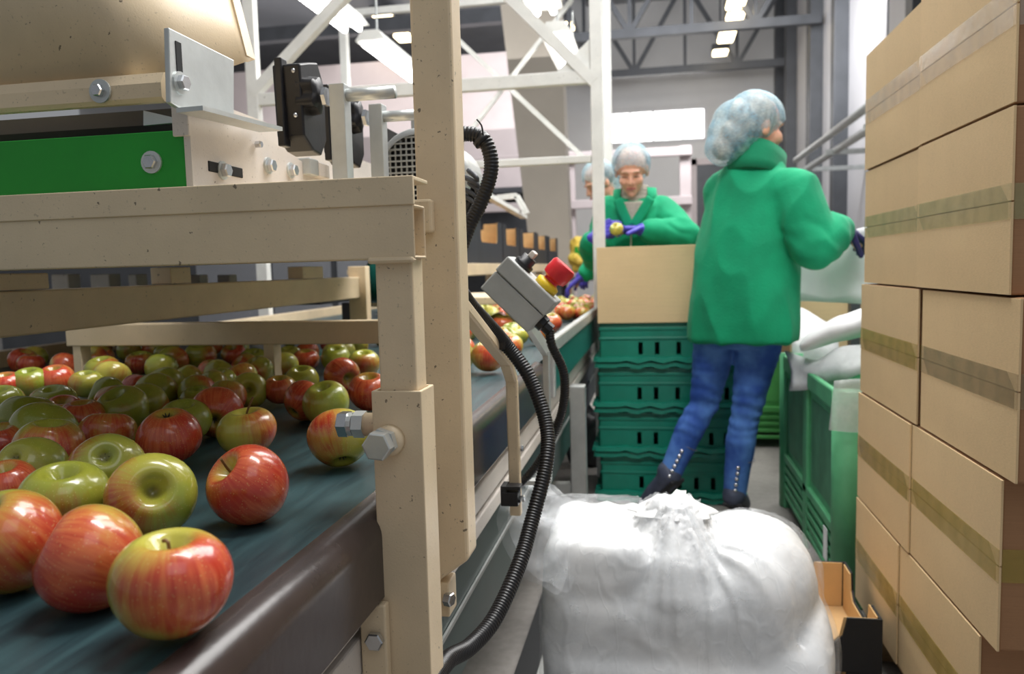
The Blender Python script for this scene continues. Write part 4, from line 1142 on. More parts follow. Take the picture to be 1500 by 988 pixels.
# ================================================================== CARTON STACK (right)
CX = 0.507
def carton(x, y, z, L, H, D, tmat, label, clear=False):
    t = thing('cardboard_box', (x, y, z), label, 'box', 'sealed cartons in the stack')
    bm = NB(); box(bm, (0.008, 0.006, 0.001), (D, L, H-0.001), 0.003); obj('body', bm, M['card_shaded'], t, local=True)
    for nm, z0, z1 in (('lower_flap', 0.002, H/2-0.0012), ('upper_flap', H/2+0.0012, H-0.002)):
        bm = NB(); n = 8
        # flap: thin sheet, slightly bulged, a little proud at its free ends
        rings = []
        for i in range(n+1):
            yy = L*i/n; b = 0.0012*math.sin(PI*i/n)
            zz = [z0+(z1-z0)*k/4 for k in range(5)]
            ring = [V((0.0035-b*math.sin(PI*k/4), yy, zz[k])) for k in range(5)] + [V((0.0068, yy, zz[k])) for k in range(4, -1, -1)]
            rings.append(ring)
        loft(bm, rings); obj(nm, bm, M['card'], t, local=True)
    # end faces of the stack: side in shade-darkened brown with an edge fold
    bm = NB(); w_t = 0.026 if not clear else 0.030
    rings = []
    for i in range(17):
        yy = 0.0 + (L-0.001)*i/16; b = 0.0012*math.sin(PI*min(1, max(0, yy/L)))
        rings.append([V((0.0024-b*1.0, yy, H/2-w_t)), V((0.0024-b*1.05-0.0008, yy, H/2)), V((0.0024-b*1.0, yy, H/2+w_t)), V((0.0036-b, yy, H/2+w_t)), V((0.0036-b, yy, H/2-w_t))])
    loft(bm, rings); obj('tape', bm, tmat, t, local=True)
    bm = NB(); box(bm, (0.009, 0.0036, H/2-w_t), (0.07, 0.0052, H/2+w_t)); obj('tape_end', bm, tmat, t, local=True)
    return t
rows = [  # z0, height, near y, tape near, tape far, labels
 (1.219, 0.281, 1.265, 'tape_clear', 'tape_clear', 'top carton nearest the camera, sealed with shiny clear tape', 'top carton behind the nearest one, reaching the stack corner by the wall pipe', 0.0, 0.004),
 (0.940, 0.278, 1.265, 'tape_green', 'tape_green', 'second row carton nearest the camera, crumpled greenish clear tape', 'second row carton at the back, beside the dark glove', 0.0, 0.006),
 (0.664, 0.275, 1.235, 'tape_grey', 'tape_olive', 'third row carton nearest the camera, dull greyish tape band', 'third row carton at the back, with olive tape and a dark gap beside it', 0.004, 0.0),
 (0.390, 0.273, 1.27, 'tape_olive', 'tape_olive', 'fourth row carton nearest the camera, shiny olive tape band', 'fourth row carton at the back beside the green bin', 0.0, -0.004),
 (0.118, 0.271, 1.33, 'tape_olive', 'tape_olive', 'bottom carton nearest the camera, olive tape low by the frame edge', 'bottom carton at the back behind the black tray', -0.002, -0.006),
]
for z0, H, y0, t1, t2, l1, l2, dx1, dx2 in rows:
    carton(CX+dx1, y0, z0, 0.42, H, 0.40, M[t1], l1, t1 == 'tape_clear')
    gap = 0.012 if z0 == 0.664 else 0.0006
    carton(CX+dx2, y0+0.42+gap, z0, 2.105-(y0+0.42+gap), H, 0.40, M[t2], l2, t2 == 'tape_clear')
pa_ = thing('pallet', (0.7, 1.7, 0), 'wooden pallet under the carton stack', 'pallet')
M['wood'] = simple('pallet_wood', (178, 148, 108), 0.75, var=0.2, scale=14, bump=0.2, bscale=60)
for x in (0.52, 0.66, 0.80):
    obj('deck_board', B((x, 1.22, 0.095), (x+0.11, 2.12, 0.116)), M['wood'], pa_)
for y in (1.24, 1.62, 2.0):
    for x in (0.53, 0.81):
        obj('block', B((x, y, 0.018), (x+0.09, y+0.1, 0.094)), M['wood'], pa_)
    obj('base_board', B((0.52, y, 0.0), (0.91, y+0.1, 0.017)), M['wood'], pa_)

# ================================================================== TEAL CRATES with a carton on top
def crate():
    t = thing('plastic_crate', (0, 0, 0), 'x', 'crate', 'teal crates in the stack')
    Wc, D, H = 0.60, 0.40, 0.1895; x0 = -Wc/2; wall = 0.006
    slots = [-0.118, -0.050, 0.038, 0.108, 0.176, 0.236]
    z0, z1 = 0.056, 0.108
    def side(nm, length, sl, mtx, taper=0.012):
        # wall built from pieces so that the slots are real openings
        bm = NB()
        xs = [-length/2]
        for s in sl: xs += [s-0.0095, s+0.0095]
        xs.append(length/2)
        for i in range(len(xs)-1):
            a, b = xs[i], xs[i+1]
            if i % 2 == 0: box(bm, (a, 0, 0.042 if sl else 0.0), (b, wall, H))
            else:
                box(bm, (a, 0, 0.042), (b, wall, z0)); box(bm, (a, 0, z1), (b, wall, H))
        box(bm, (-length/2, -0.004, 0.158), (length/2, 0.001, 0.172), 0.002)
        box(bm, (-length/2, -0.004, 0.118), (length/2, 0.001, 0.130), 0.003)
        for v in bm.verts: v.co = mtx @ v.co
        return obj(nm, bm, M['crate'], t, local=True)
    side('front_wall', Wc-0.024, slots, Matrix.Translation((0, -D/2+0.012, 0)))
    side('back_wall', Wc-0.024, [], Matrix.Translation((0, D/2-0.012, 0)) @ Matrix.Rotation(PI, 4, 'Z'))
    side('side_wall', D-0.024, [], Matrix.Translation((-Wc/2+0.012, 0, 0)) @ Matrix.Rotation(-PI/2, 4, 'Z'))
    side('side_wall', D-0.024, [], Matrix.Translation((Wc/2-0.012, 0, 0)) @ Matrix.Rotation(PI/2, 4, 'Z'))
    # flared wavy rim in two ridges
    for k, (za, zb, out) in enumerate(((0.028, 0.046, 0.016), (0.003, 0.022, 0.010))):
        for nm, n_len, mtx in (('rim', Wc, Matrix.Translation((0, -D/2, 0))), ('rim', Wc, Matrix.Translation((0, D/2, 0)) @ Matrix.Rotation(PI, 4, 'Z')),
                               ('rim', D, Matrix.Translation((-Wc/2, 0, 0)) @ Matrix.Rotation(-PI/2, 4, 'Z')), ('rim', D, Matrix.Translation((Wc/2, 0, 0)) @ Matrix.Rotation(PI/2, 4, 'Z'))):
            bm = NB(); rings = []
            for i in range(25):
                x = -n_len/2 + n_len*i/24
                wv = 0.006*math.sin(x*62+k*0.4) if abs(x) < n_len*0.34 else 0.0
                rings.append([V((x, -out, za+wv)), V((x, 0.014, za+wv)), V((x, 0.014, zb+wv*0.6)), V((x, -out+0.003, zb+wv*0.6))])
            loft(bm, rings)
            for v in bm.verts: v.co = mtx @ v.co
            obj(nm, bm, M['crate'], t, local=True)
    bm = NB(); box(bm, (-Wc/2+0.02, -D/2+0.02, H-0.008), (Wc/2-0.02, D/2-0.02, H-0.001)); obj('base', bm, M['crate'], t, local=True)
    return t
cr0 = crate()
CRY = 3.47
for i, (z, wd) in enumerate(((0.002, 'bottom crate of the teal stack, on the floor'), (0.192, 'second crate from the floor in the teal stack'), (0.382, 'third crate from the floor in the teal stack'), (0.572, 'topmost teal crate, right under the brown carton'))):
    c = cr0 if i == 0 else copy_tree(cr0)
    c.location = (0.045+(0.004, -0.003, 0.0, 0.006)[i], CRY, z); c['label'] = wd
bxo = thing('open_carton', (0.05, CRY, 0.762), 'plain brown open carton on the teal crates in front of the sorting worker', 'carton')
L_, D_2, H_ = 0.60, 0.38, 0.315
x0 = -0.242; y0 = CRY-0.205
obj('front_panel', B((x0, y0, 0.762), (x0+L_, y0+0.005, 0.762+H_), 0.001), M['card'], bxo)
obj('back_panel', B((x0, y0+D_2-0.005, 0.762), (x0+L_, y0+D_2, 0.762+H_), 0.001), M['card'], bxo)
obj('end_panel', B((x0, y0+0.006, 0.762), (x0+0.005, y0+D_2-0.006, 0.762+H_)), M['card_shaded'], bxo)
obj('end_panel', B((x0+L_-0.005, y0+0.006, 0.762), (x0+L_, y0+D_2-0.006, 0.762+H_)), M['card_shaded'], bxo)
obj('bottom', B((x0+0.006, y0+0.006, 0.763), (x0+L_-0.006, y0+D_2-0.006, 0.768)), M['card_shaded'], bxo)

# dark sack and small pale box between conveyor leg and crates
bm = NB()
sp = V((-0.36, 3.9, 0.3))
loft(bm, [circ(V((sp.x, 3.9, z)), V((1, 0, 0)), V((0, 1, 0)), r, 14) for z, r in ((0.0, 0.085), (0.08, 0.10), (0.2, 0.09), (0.26, 0.06), (0.30, 0.03), (0.325, 0.02))])
tag(obj('refuse_sack', remesh(bm, 0.012, 2, lambda p, n: 0.02*noise.noise(p*14)), M['black']), 'black refuse sack between conveyor leg and teal crates', 'sack')
tag(obj('junction_box', B((-0.262, 3.42, 0.40), (-0.235, 3.52, 0.53), 0.006), M['panel_white']), 'small pale junction box on the conveyor side by the crates', 'box')

# ================================================================== GREEN BINS
def bin_(loc, Wx, Ly, H, label, mt, mp):
    t = thing('plastic_bin', loc, label, 'bin', None)
    th = 0.02
    # near and far faces, left and right faces with recessed panels and louvres
    def face(nm, length, mtx):
        bm = NB()
        box(bm, (-length/2, 0.010, 0.10), (length/2, 0.016, H-0.02))
        for x in (-length/2+0.04, 0, length/2-0.04): box(bm, (x-0.035, -0.004, 0.0), (x+0.035, 0.012, H-0.01), 0.006)
        box(bm, (-length/2, -0.006, H-0.06), (length/2, 0.014, H), 0.006)
        box(bm, (-length/2, -0.004, 0.195), (length/2, 0.012, 0.225), 0.004)
        for v in bm.verts: v.co = mtx @ v.co
        f = obj(nm, bm, mt, t, local=True)
        for k in range(4):
            bm = NB(); box(bm, (-length/2+0.06, -0.002, 0.05+k*0.036), (length/2-0.06, 0.010, 0.05+k*0.036+0.018), 0.003)
            for v in bm.verts: v.co = mtx @ v.co
            obj('louvre', bm, mt, f, local=True)
        for x in (-length/4+0.0, length/4):
            bm = NB(); box(bm, (x-length/4+0.06, 0.008, 0.25), (x+length/4-0.06, 0.012, H-0.09), 0.002)
            for v in bm.verts: v.co = mtx @ v.co
            obj('recessed_panel', bm, mp, f, local=True)
    face('side_wall', Ly, Matrix.Translation((0, Ly/2, 0)) @ Matrix.Rotation(-PI/2, 4, 'Z'))
    face('side_wall', Ly, Matrix.Translation((Wx, Ly/2, 0)) @ Matrix.Rotation(PI/2, 4, 'Z'))
    face('end_wall', Wx, Matrix.Translation((Wx/2, 0, 0)))
    face('end_wall', Wx, Matrix.Translation((Wx/2, Ly, 0)) @ Matrix.Rotation(PI, 4, 'Z'))
    for x in (0, Wx):
        for y in (0, Ly):
            bm = NB(); tube(bm, [(x+(0.03 if x == 0 else -0.03), y+(0.03 if y == 0 else -0.03), 0), (x+(0.03 if x == 0 else -0.03), y+(0.03 if y == 0 else -0.03), H+0.004)], 0.045, 18)
            obj('corner_post', bm, mt, t, True, True)
    bm = NB(); box(bm, (0.02, 0.02, 0.08), (Wx-0.02, Ly-0.02, 0.10)); obj('floor_plate', bm, mp, t, local=True)
    return t
bin_((0.505, 2.30, 0), 0.8, 1.02, 0.625, 'large green plastic bin under the white film sheets', M['bin'], M['bin_dk'])
bin_((0.30, 4.32, 0), 0.8, 1.0, 0.58, 'pale green ventilated bin on the floor behind the taller worker', M['bin_lt'], M['bin_lt'])
stk = at(1212, 800, X=0.503)
tag(obj('paper_label', B((0.4965, stk.y-0.02, stk.z-0.045), (0.4985, stk.y+0.03, stk.z+0.055)), M['paper']), 'small white label stuck low on the green bin corner', 'label')

# ---- sheets on the bin
def sheet(name, pts_rows, th, m, label, cat, amp=0.006, parent=None):
    """loft a curved sheet through rows of control points"""
    rows_ = [spline(r, 0.02 if (V(r[0])-V(r[-1])).length < 2 else 0.05) for r in pts_rows]
    n = min(len(r) for r in rows_)
    rows_ = [[r[int(i*(len(r)-1)/(n-1))] for i in range(n)] for r in rows_]
    cols = [spline([r[i] for r in rows_], 0.02) for i in range(n)]
    m_ = min(len(c) for c in cols)
    cols = [[c[int(i*(len(c)-1)/(m_-1))] for i in range(m_)] for c in cols]
    bm = NB()
    G = [[bm.verts.new(p+V((0, 0, amp*noise.noise(p*9)))) for p in c] for c in cols]
    for i in range(n-1):
        for j in range(m_-1):
            bm.faces.new((G[i][j], G[i+1][j], G[i+1][j+1], G[i][j+1]))
    bmesh.ops.recalc_face_normals(bm, faces=bm.faces)
    r = bmesh.ops.solidify(bm, geom=bm.faces[:], thickness=th)
    o = obj(name, bm, m, parent, True)
    if label: tag(o, label, cat)
    return o
# thick folded white roll
bm = NB()
prev = []
rl = [(at(1174, 508, Y=2.80), 0.026), (at(1190, 498, Y=2.80), 0.048), (at(1225, 483, Y=2.75), 0.06), (at(1275, 470, Y=2.62), 0.06), (at(1330, 455, Y=2.5), 0.06)]
rings = []
for p, r in rl: rings.append(circ(p, V((0.35, 0.9, 0)).normalized(), V((0, 0, 1)), r*1.9, 18, 0, r*0.75))
loft(bm, rings)
tag(obj('film_roll', remesh(bm, 0.012, 4, lambda p, n: 0.006*noise.noise(p*11)), M['paper']), 'folded thick white film roll on top of the green bin', 'film')
sheet('film_sheet', [[at(1150, 515, Y=2.98), at(1160, 545, Y=2.88), at(1157, 574, Y=2.83)], [at(1195, 528, Y=2.75), at(1190, 545, Y=2.72), at(1205, 568, Y=2.68)],
                     [at(1230, 510, Y=2.62), at(1232, 535, Y=2.55), at(1240, 555, Y=2.5)], [at(1275, 505, Y=2.5), at(1275, 530, Y=2.42), at(1275, 545, Y=2.38)]], 0.003, M['film_sheet'],
      'white film sheet draped over the edge of the green bin', 'film')
sheet('film_sheet', [[at(1222, 558, Y=2.29), at(1214, 630, Y=2.275)], [at(1245, 556, Y=2.285), at(1243, 633, Y=2.27)], [at(1280, 556, Y=2.285), at(1280, 636, Y=2.27)]], 0.002, M['film_thin'],
      'thin translucent film hanging down the corner of the green bin', 'film')
sheet('paper_sheet', [[at(1160, 352, Y=3.12), at(1163, 400, Y=3.12), at(1166, 442, Y=3.10)], [at(1205, 370, Y=3.16), at(1205, 410, Y=3.17), at(1207, 443, Y=3.16)],
                      [at(1258, 335, Y=3.10), at(1262, 400, Y=3.14), at(1266, 446, Y=3.13)], [at(1310, 340, Y=3.14), at(1310, 400, Y=3.18), at(1310, 450, Y=3.18)]], 0.003, M['paper'],
      'large white sheet held up in the right hand of the taller worker', 'sheet', 0.004)
t_ = thing('open_carton', (0.9, 3.9, 0.55), 'brown open carton behind the white sheet and the bin', 'carton')
obj('front_panel', B((0.60, 3.72, 0.55), (1.16, 3.726, 0.845)), M['card'], t_)
obj('end_panel', B((0.60, 3.727, 0.55), (0.606, 4.1, 0.845)), M['card_shaded'], t_)
obj('back_panel', B((0.60, 4.1, 0.55), (1.16, 4.106, 0.845)), M['card_shaded'], t_)
obj('end_panel', B((1.154, 3.727, 0.55), (1.16, 4.1, 0.845)), M['card_shaded'], t_)
sb_ = thing('carton_stand', (0.9, 3.9, 0), 'dark stand under the brown open carton behind the bin', 'stand')
obj('top', B((0.62, 3.72, 0.51), (1.2, 4.25, 0.548)), M['dkgrey'], sb_)
for x in (0.64, 1.14):
    for y in (3.74, 4.18): obj('leg', B((x, y, 0), (x+0.05, y+0.05, 0.51)), M['dkgrey'], sb_)
obj('upright', B((0.845, 3.66, 0.0), (0.885, 3.715, 0.84)), M['dkgrey'], sb_)
sheet('paper_sheet', [[at(1160, 452, Y=3.5), at(1160, 500, Y=3.32), at(1160, 545, Y=3.27)], [at(1190, 462, Y=3.48), at(1190, 500, Y=3.32), at(1190, 545, Y=3.27)], [at(1228, 480, Y=3.45), at(1228, 505, Y=3.32), at(1228, 545, Y=3.27)]], 0.003, M['film_sheet'],
      'grey white crumpled sheet between the worker and the film roll', 'sheet', 0.02)

# ================================================================== BLACK TRAYS in front of the bin
for i, (z, wd) in enumerate(((0.0, 'lower black carton tray standing on the floor beside the white bag'), (0.121, 'upper black carton tray with raised corners beside the white bag'))):
    tray('carton_tray', (0.278, 1.865, z), 0.0, 0.37, 0.33, 0.06, 0.12, 0.07, wd, 'tray', M['blackcard'], 'black carton trays by the bag')
tag(obj('floor_strip', B((0.474, 1.45, 0.0), (0.496, 2.28, 0.06), 0.006), M['dkgrey']), 'dark grey rail on the floor between the black trays and pallet', 'rail')
fs = thing('floor_pallet', (-0.2, 1.9, 0), 'low dark board with pale edge on the floor by the white bag', 'board')
obj('dark_board', B((-0.345, 1.30, 0.0), (-0.29, 2.3, 0.03)), M['dark'], fs)
obj('pale_edge', B((-0.289, 1.30, 0.0), (-0.262, 2.3, 0.035)), M['alu'], fs)

# ================================================================== WHITE BAG
def fold_noise(p, k): return 1-abs(noise.noise(p*k))*2
bgc = V((0.05, 1.48, 0.0))
bag = thing('plastic_bag', bgc, 'big knotted white plastic bag stuffed full in the foreground aisle', 'bag')
KN = V((0.0265, 1.46, 0.556))
def bag_solid(g):
    bm = NB()
    def rbox(lo, hi, r): box(bm, V(lo)-V((g, g, 0 if lo[2] <= 0 else g)), V(hi)+V((g, g, g)), r)
    rbox((-0.212, 1.325, 0.0), (0.305, 1.655, 0.34), 0.06)
    rbox((-0.212, 1.335, 0.0), (0.235, 1.645, 0.44), 0.055)
    rbox((-0.212, 1.345, 0.25), (-0.02, 1.62, 0.512), 0.03)
    ell(bm, (0.165, 1.49, 0.40), 0.125+g, 0.155+g, 0.125+g, None, 24, 16)
    ell(bm, (0.262, 1.48, 0.28), 0.060+g, 0.14+g, 0.11+g, None, 24, 16)
    lathe(bm, [(0.128+g, -0.15), (0.105+g, -0.09), (0.076+g, -0.05), (0.048+g, -0.015), (0.03, 0.006)], KN, (0, 0, 1), 36)
    return bm
def bag_disp(seed, amp):
    def f(p, n):
        d = p-KN; L = d.length; a = math.atan2(d.x, -d.y); q = p+V((seed, 0, 0))
        up = max(0.0, min(1.0, (p.z-0.22)/0.15))
        fan = max(0.0, 1-abs(noise.noise(V((a*3.4+seed, L*2.2, 0.7))))*5.0)*max(0.0, 1-L/0.36)
        fine = max(0.0, 1-abs(noise.noise(V((a*9.0+seed, L*4, 3.1))))*4.0)*max(0.0, 1-L/0.20)
        cr = max(0.0, 1-abs(noise.noise(q*7))*5.0)
        return amp*(0.008*noise.noise(q*5)+0.011*fan*up+0.007*fine*up+0.002*cr)
    return f
obj('stuffed_body', remesh(bag_solid(0.0), 0.006, 26, bag_disp(0.0, 1.0)), M['bag'], bag, True)
obj('outer_film', remesh(bag_solid(0.008), 0.0065, 22, bag_disp(3.0, 1.5)), M['film'], bag, True)
bm = NB(); rings = []
for k in range(14):
    t = k/13; z = 0.536+0.028*t; rad = 0.040*(1-t)**1.2+0.012+0.010*t
    rings.append([V((KN.x+rad*1.5*(1+0.10*math.sin(a_*2*PI/72*7+t*2)+0.12*noise.noise(V((math.cos(a_*2*PI/72)*2, math.sin(a_*2*PI/72)*2, t*2))))*math.cos(a_*2*PI/72), KN.y+rad*(1+0.10*math.sin(a_*2*PI/72*7))*math.sin(a_*2*PI/72), z+0.010*t*noise.noise(V((math.cos(a_*2*PI/72)*3, math.sin(a_*2*PI/72)*3, 5))))) for a_ in range(72)])
loft(bm, rings); obj('gathered_neck', bm, M['bag'], bag, True)
# loose clear flap at left, two crumpled layers
def crumple(rows_, seed, amp):
    rows_ = [spline(r, 0.008) for r in rows_]; n = min(map(len, rows_))
    rows_ = [[r[int(i*(len(r)-1)/(n-1))] for i in range(n)] for r in rows_]
    cols = [spline([r[i] for r in rows_], 0.008) for i in range(n)]; m_ = min(map(len, cols))
    cols = [[c[int(i*(len(c)-1)/(m_-1))] for i in range(m_)] for c in cols]
    bm = NB(); G = []
    for c in cols:
        G.append([bm.verts.new(p+V((0.35, -1, 0.3)).normalized()*(amp*(fold_noise(p*12+V((seed, 0, 0)), 1.0)+0.4*fold_noise(p*33, 1.0)))) for p in c])
    for i in range(n-1):
        for j in range(m_-1): bm.faces.new((G[i][j], G[i+1][j], G[i+1][j+1], G[i][j+1]))
    return bm
flp = [[at(800, 712, Y=1.48), at(775, 704, Y=1.46), at(752, 712, Y=1.42)], [at(818, 728, Y=1.45), at(775, 745, Y=1.38), at(728, 750, Y=1.30)], [at(838, 745, Y=1.40), at(785, 790, Y=1.34), at(735, 795, Y=1.29)],
       [at(832, 785, Y=1.36), at(800, 830, Y=1.32), at(765, 845, Y=1.29)], [at(830, 840, Y=1.33), at(815, 870, Y=1.31), at(790, 856, Y=1.30)]]
obj('loose_flap', crumple(flp, 0.0, 0.014), M['film_flap'], bag, True)
flp2 = [[p+V((0.012, 0.03, -0.008)) for p in r] for r in flp]
obj('loose_flap', crumple(flp2, 7.0, 0.018), M['film_flap'], bag, True)


# ================================================================== PEOPLE
def hand(bm, wr, d, n, side, s=1.0, curl=0.5):
    """palm + four fingers + thumb; d: pointing, n: palm normal, side: towards the thumb"""
    d = d.normalized(); n = (n-d*n.dot(d)).normalized(); sd = d.cross(n)*side
    caps(bm, wr-d*0.02, wr+d*0.012, 0.028*s, 0.026*s, 12, 3)
    for k in (-0.024, -0.008, 0.008, 0.024):
        caps(bm, wr+d*0.015+sd*k*0.75*s, wr+d*0.078*s+sd*k*s, 0.0145*s, 0.0125*s, 10, 3)
    for k, L in ((0.028, 0.066), (0.0095, 0.076), (-0.0095, 0.070), (-0.028, 0.054)):
        p = wr+d*0.080*s+sd*k*s; a = curl*0.5
        for seg, (f, r) in enumerate(((0.45, 0.0098), (0.32, 0.0090), (0.23, 0.0082))):
            dr = d*math.cos(a)+n*math.sin(a); q = p+dr*(L*f*s)
            caps(bm, p, q, r*s, (r-0.0007)*s, 9, 3); p = q; a += curl
    p = wr+d*0.022*s+sd*0.030*s; dr = (d*0.6+sd*0.65+n*0.45).normalized()
    q = p+dr*0.045*s; caps(bm, p, q, 0.0125*s, 0.0105*s, 9, 3)
    q2 = q+(dr+d*0.5+n*0.5*curl).normalized()*0.03*s; caps(bm, q, q2, 0.0105*s, 0.009*s, 9, 3)

def head_frame(c, fwd, up=(0, 0, 1)):
    f = V(fwd).normalized(); u_ = V(up); r = f.cross(u_).normalized(); u_ = r.cross(f).normalized()
    R3 = Matrix(((r.x, f.x, u_.x), (r.y, f.y, u_.y), (r.z, f.z, u_.z)))
    return R3, (lambda x, y, z: V(c)+R3 @ V((x, y, z)))

def torso_rings(rows_, right, fwd, n=28):
    out = []
    for c, hw, hd in rows_:
        ring = []
        for i in range(n):
            a = 2*PI*i/n; ca, sa = math.cos(a), math.sin(a)
            ring.append(V(c)+right*(hw*math.copysign(abs(ca)**0.85, ca))+fwd*(hd*math.copysign(abs(sa)**0.85, sa)))
        out.append(ring)
    return out

def person(label, J, net_scale=1.0, hair=True):
    root = thing('person', V((J['pelvis'].x, J['pelvis'].y, 0)), label, 'person', None)
    f = V(J['facing']).normalized(); r = f.cross(V((0, 0, 1))).normalized()
    R3, H = head_frame(J['head'], J['hf'], J.get('hu', (0, 0, 1)))
    nk = J['neck']; pv = J['pelvis']
    # ---- body: one continuous skin surface
    bm = NB()
    ell(bm, H(0, -0.012, 0.030), 0.074, 0.092, 0.086, R3, 22, 14)
    ell(bm, H(0, 0.032, -0.035), 0.055, 0.056, 0.078, R3, 18, 12)
    ell(bm, H(0, 0.062, -0.092), 0.026, 0.022, 0.022, R3)
    for s in (-1, 1):
        ell(bm, H(0.034*s, 0.060, -0.030), 0.025, 0.026, 0.028, R3)
        ell(bm, H(0.076*s, -0.008, -0.008), 0.010, 0.019, 0.031, R3)
        ell(bm, H(0.012*s, 0.094, -0.034), 0.009, 0.010, 0.008, R3)
        ell(bm, H(0.034*s, -0.0, -0.058), 0.022, 0.042, 0.028, R3)
    ell(bm, H(0, 0.076, 0.018), 0.048, 0.016, 0.010, R3)
    caps(bm, H(0, 0.084, 0.008), H(0, 0.103, -0.030), 0.0075, 0.0105)
    ell(bm, H(0, 0.084, -0.058), 0.021, 0.010, 0.007, R3); ell(bm, H(0, 0.080, -0.068), 0.017, 0.010, 0.007, R3)
    caps(bm, H(0, -0.022, -0.06), nk+V((0, 0, -0.03)), 0.052, 0.060)
    mid = (nk+pv)/2
    loft(bm, torso_rings([(pv+V((0, 0, -0.06)), 0.12, 0.09), (pv, 0.15, 0.10), (pv.lerp(nk, 0.35), 0.125, 0.09), (pv.lerp(nk, 0.65), 0.125, 0.09), (pv.lerp(nk, 0.88), 0.09, 0.07), (nk, 0.06, 0.055)], r, f))
    for s in ('R', 'L'):
        caps(bm, J['sh'+s], J['el'+s], 0.044, 0.037); caps(bm, J['el'+s], J['wr'+s], 0.037, 0.026)
        caps(bm, J['sh'+s], nk.lerp(pv, 0.12), 0.045, 0.05)
        d = (J['wr'+s]-J['el'+s]).normalized()
        hd = J.get('hd'+s, d); hand(bm, J['wr'+s], V(hd), V(J['hn'+s]), J.get('ths'+s, 1), 0.93, J.get('curl'+s, 0.5))
        caps(bm, J['hip'+s], J['kn'+s], 0.072, 0.048); caps(bm, J['kn'+s], J['an'+s], 0.048, 0.033)
        caps(bm, J['an'+s], J['toe'+s], 0.032, 0.026)
    obj('body', remesh(bm, 0.0055, 5), M['skin'], root, True)
    # ---- face
    for s in (-1, 1):
        bm = NB(); caps(bm, H(0.018*s, 0.0865, -0.004), H(0.046*s, 0.076, -0.006), 0.0024, 0.0018, 8, 3); obj('eyelid_line', bm, M['brow'], root, True)
        bm = NB(); caps(bm, H(0.016*s, 0.0945, 0.022), H(0.05*s, 0.078, 0.020), 0.0022, 0.0014, 8, 3); obj('eyebrow', bm, M['hair'], root, True)
    bm = NB(); caps(bm, H(-0.017, 0.0905, -0.062), H(0.017, 0.0905, -0.062), 0.0055, 0.0055, 8, 3); obj('lips', bm, M['lip'], root, True)
    # ---- trousers
    bm = NB()
    loft(bm, torso_rings([(pv+V((0, 0, -0.10)), 0.13, 0.10), (pv+V((0, 0, 0.0)), 0.165, 0.115), (pv+V((0, 0, 0.10)), 0.150, 0.105)], r, f))
    tk = J.get('leg', (0.094, 0.064, 0.060, 0.048))
    for s in ('R', 'L'):
        hp, kn, an = J['hip'+s], J['kn'+s], J['an'+s]
        caps(bm, hp, hp.lerp(kn, 0.55), tk[0], (tk[0]+tk[1])/2-0.004, 18); caps(bm, hp.lerp(kn, 0.55), kn, (tk[0]+tk[1])/2-0.004, tk[1], 18)
        cf = kn.lerp(an, 0.35)-f*0.012
        caps(bm, kn, cf, tk[1]-0.004, tk[2], 18); caps(bm, cf, an, tk[2], tk[3], 18)
    kz = (J['knR'].z+J['knL'].z)/2
    def jd(p, n):
        k = math.exp(-((p.z-kz)/0.09)**2); a = math.exp(-((p.z-pv.z+0.12)/0.06)**2)
        return 0.003*noise.noise(p*14)+(0.0024*k+0.0015*a)*math.sin(p.z*150+6*noise.noise(p*9)+p.x*25)
    jn = obj('jeans', remesh(bm, 0.0065, 3, jd), M['denim'], root, True)
    for s in ('R', 'L'):
        kn, an = J['kn'+s], J['an'+s]
        ax = (an-kn).normalized(); x_, y_, _ = frame_of(ax)
        for t in (0.50,):
            c = kn.lerp(an, t+0.05); bm = NB()
            rr = tk[2]*(1-t)+tk[3]*t+0.0045
            P = [c+x_*(rr*math.cos(q*2*PI/24))+y_*(rr*math.sin(q*2*PI/24)) for q in range(25)]
            tube(bm, P, 0.0016, 5); obj('hem_seam', bm, M['seam'], jn, True)
        if J.get('studs'):
            toc = (V((0, 0, 1))-an); side = (toc-ax*toc.dot(ax)).normalized()
            side = (side+x_*J['studs']).normalized()
            side = (side-ax*side.dot(ax)).normalized()
            for q in range(6):
                t = 0.62+q*0.065; rr = tk[2]+(tk[3]-tk[2])*min(1, (t-0.35)/0.65)+0.004
                bm = NB(); ell(bm, kn.lerp(an, t)+side*rr, 0.0085, 0.0085, 0.0085, n=10, k=6); obj('stud', bm, M['stud'], jn, True)
    # ---- shoes
    for s in ('R', 'L'):
        an, to = J['an'+s], J['toe'+s]; d = (to-an); bm = NB()
        hl = an-d.normalized()*0.02
        caps(bm, hl+V((0, 0, 0.0)), an.lerp(to, 0.55), 0.044, 0.040); caps(bm, an.lerp(to, 0.55), to, 0.042, 0.032); caps(bm, an+V((0, 0, 0.03)), an, 0.042, 0.045)
        so = obj('shoe', remesh(bm, 0.008, 3), M['shoe'], root, True)
        dn = V((0, 0, -1)); dn = (dn-d.normalized()*dn.dot(d.normalized())).normalized()
        bm = NB(); bar(bm, hl+dn*0.036-d.normalized()*0.02, to+dn*0.026+d.normalized()*0.02, 0.075, 0.014, (0, 0, 1), 0.005); obj('sole', bm, M['sole'], so)
    # ---- jacket
    bm = NB(); loft(bm, torso_rings(J['jacket'], r, f, 36))
    ju, je, jw = J.get('arm', (0.082, 0.070, 0.058))
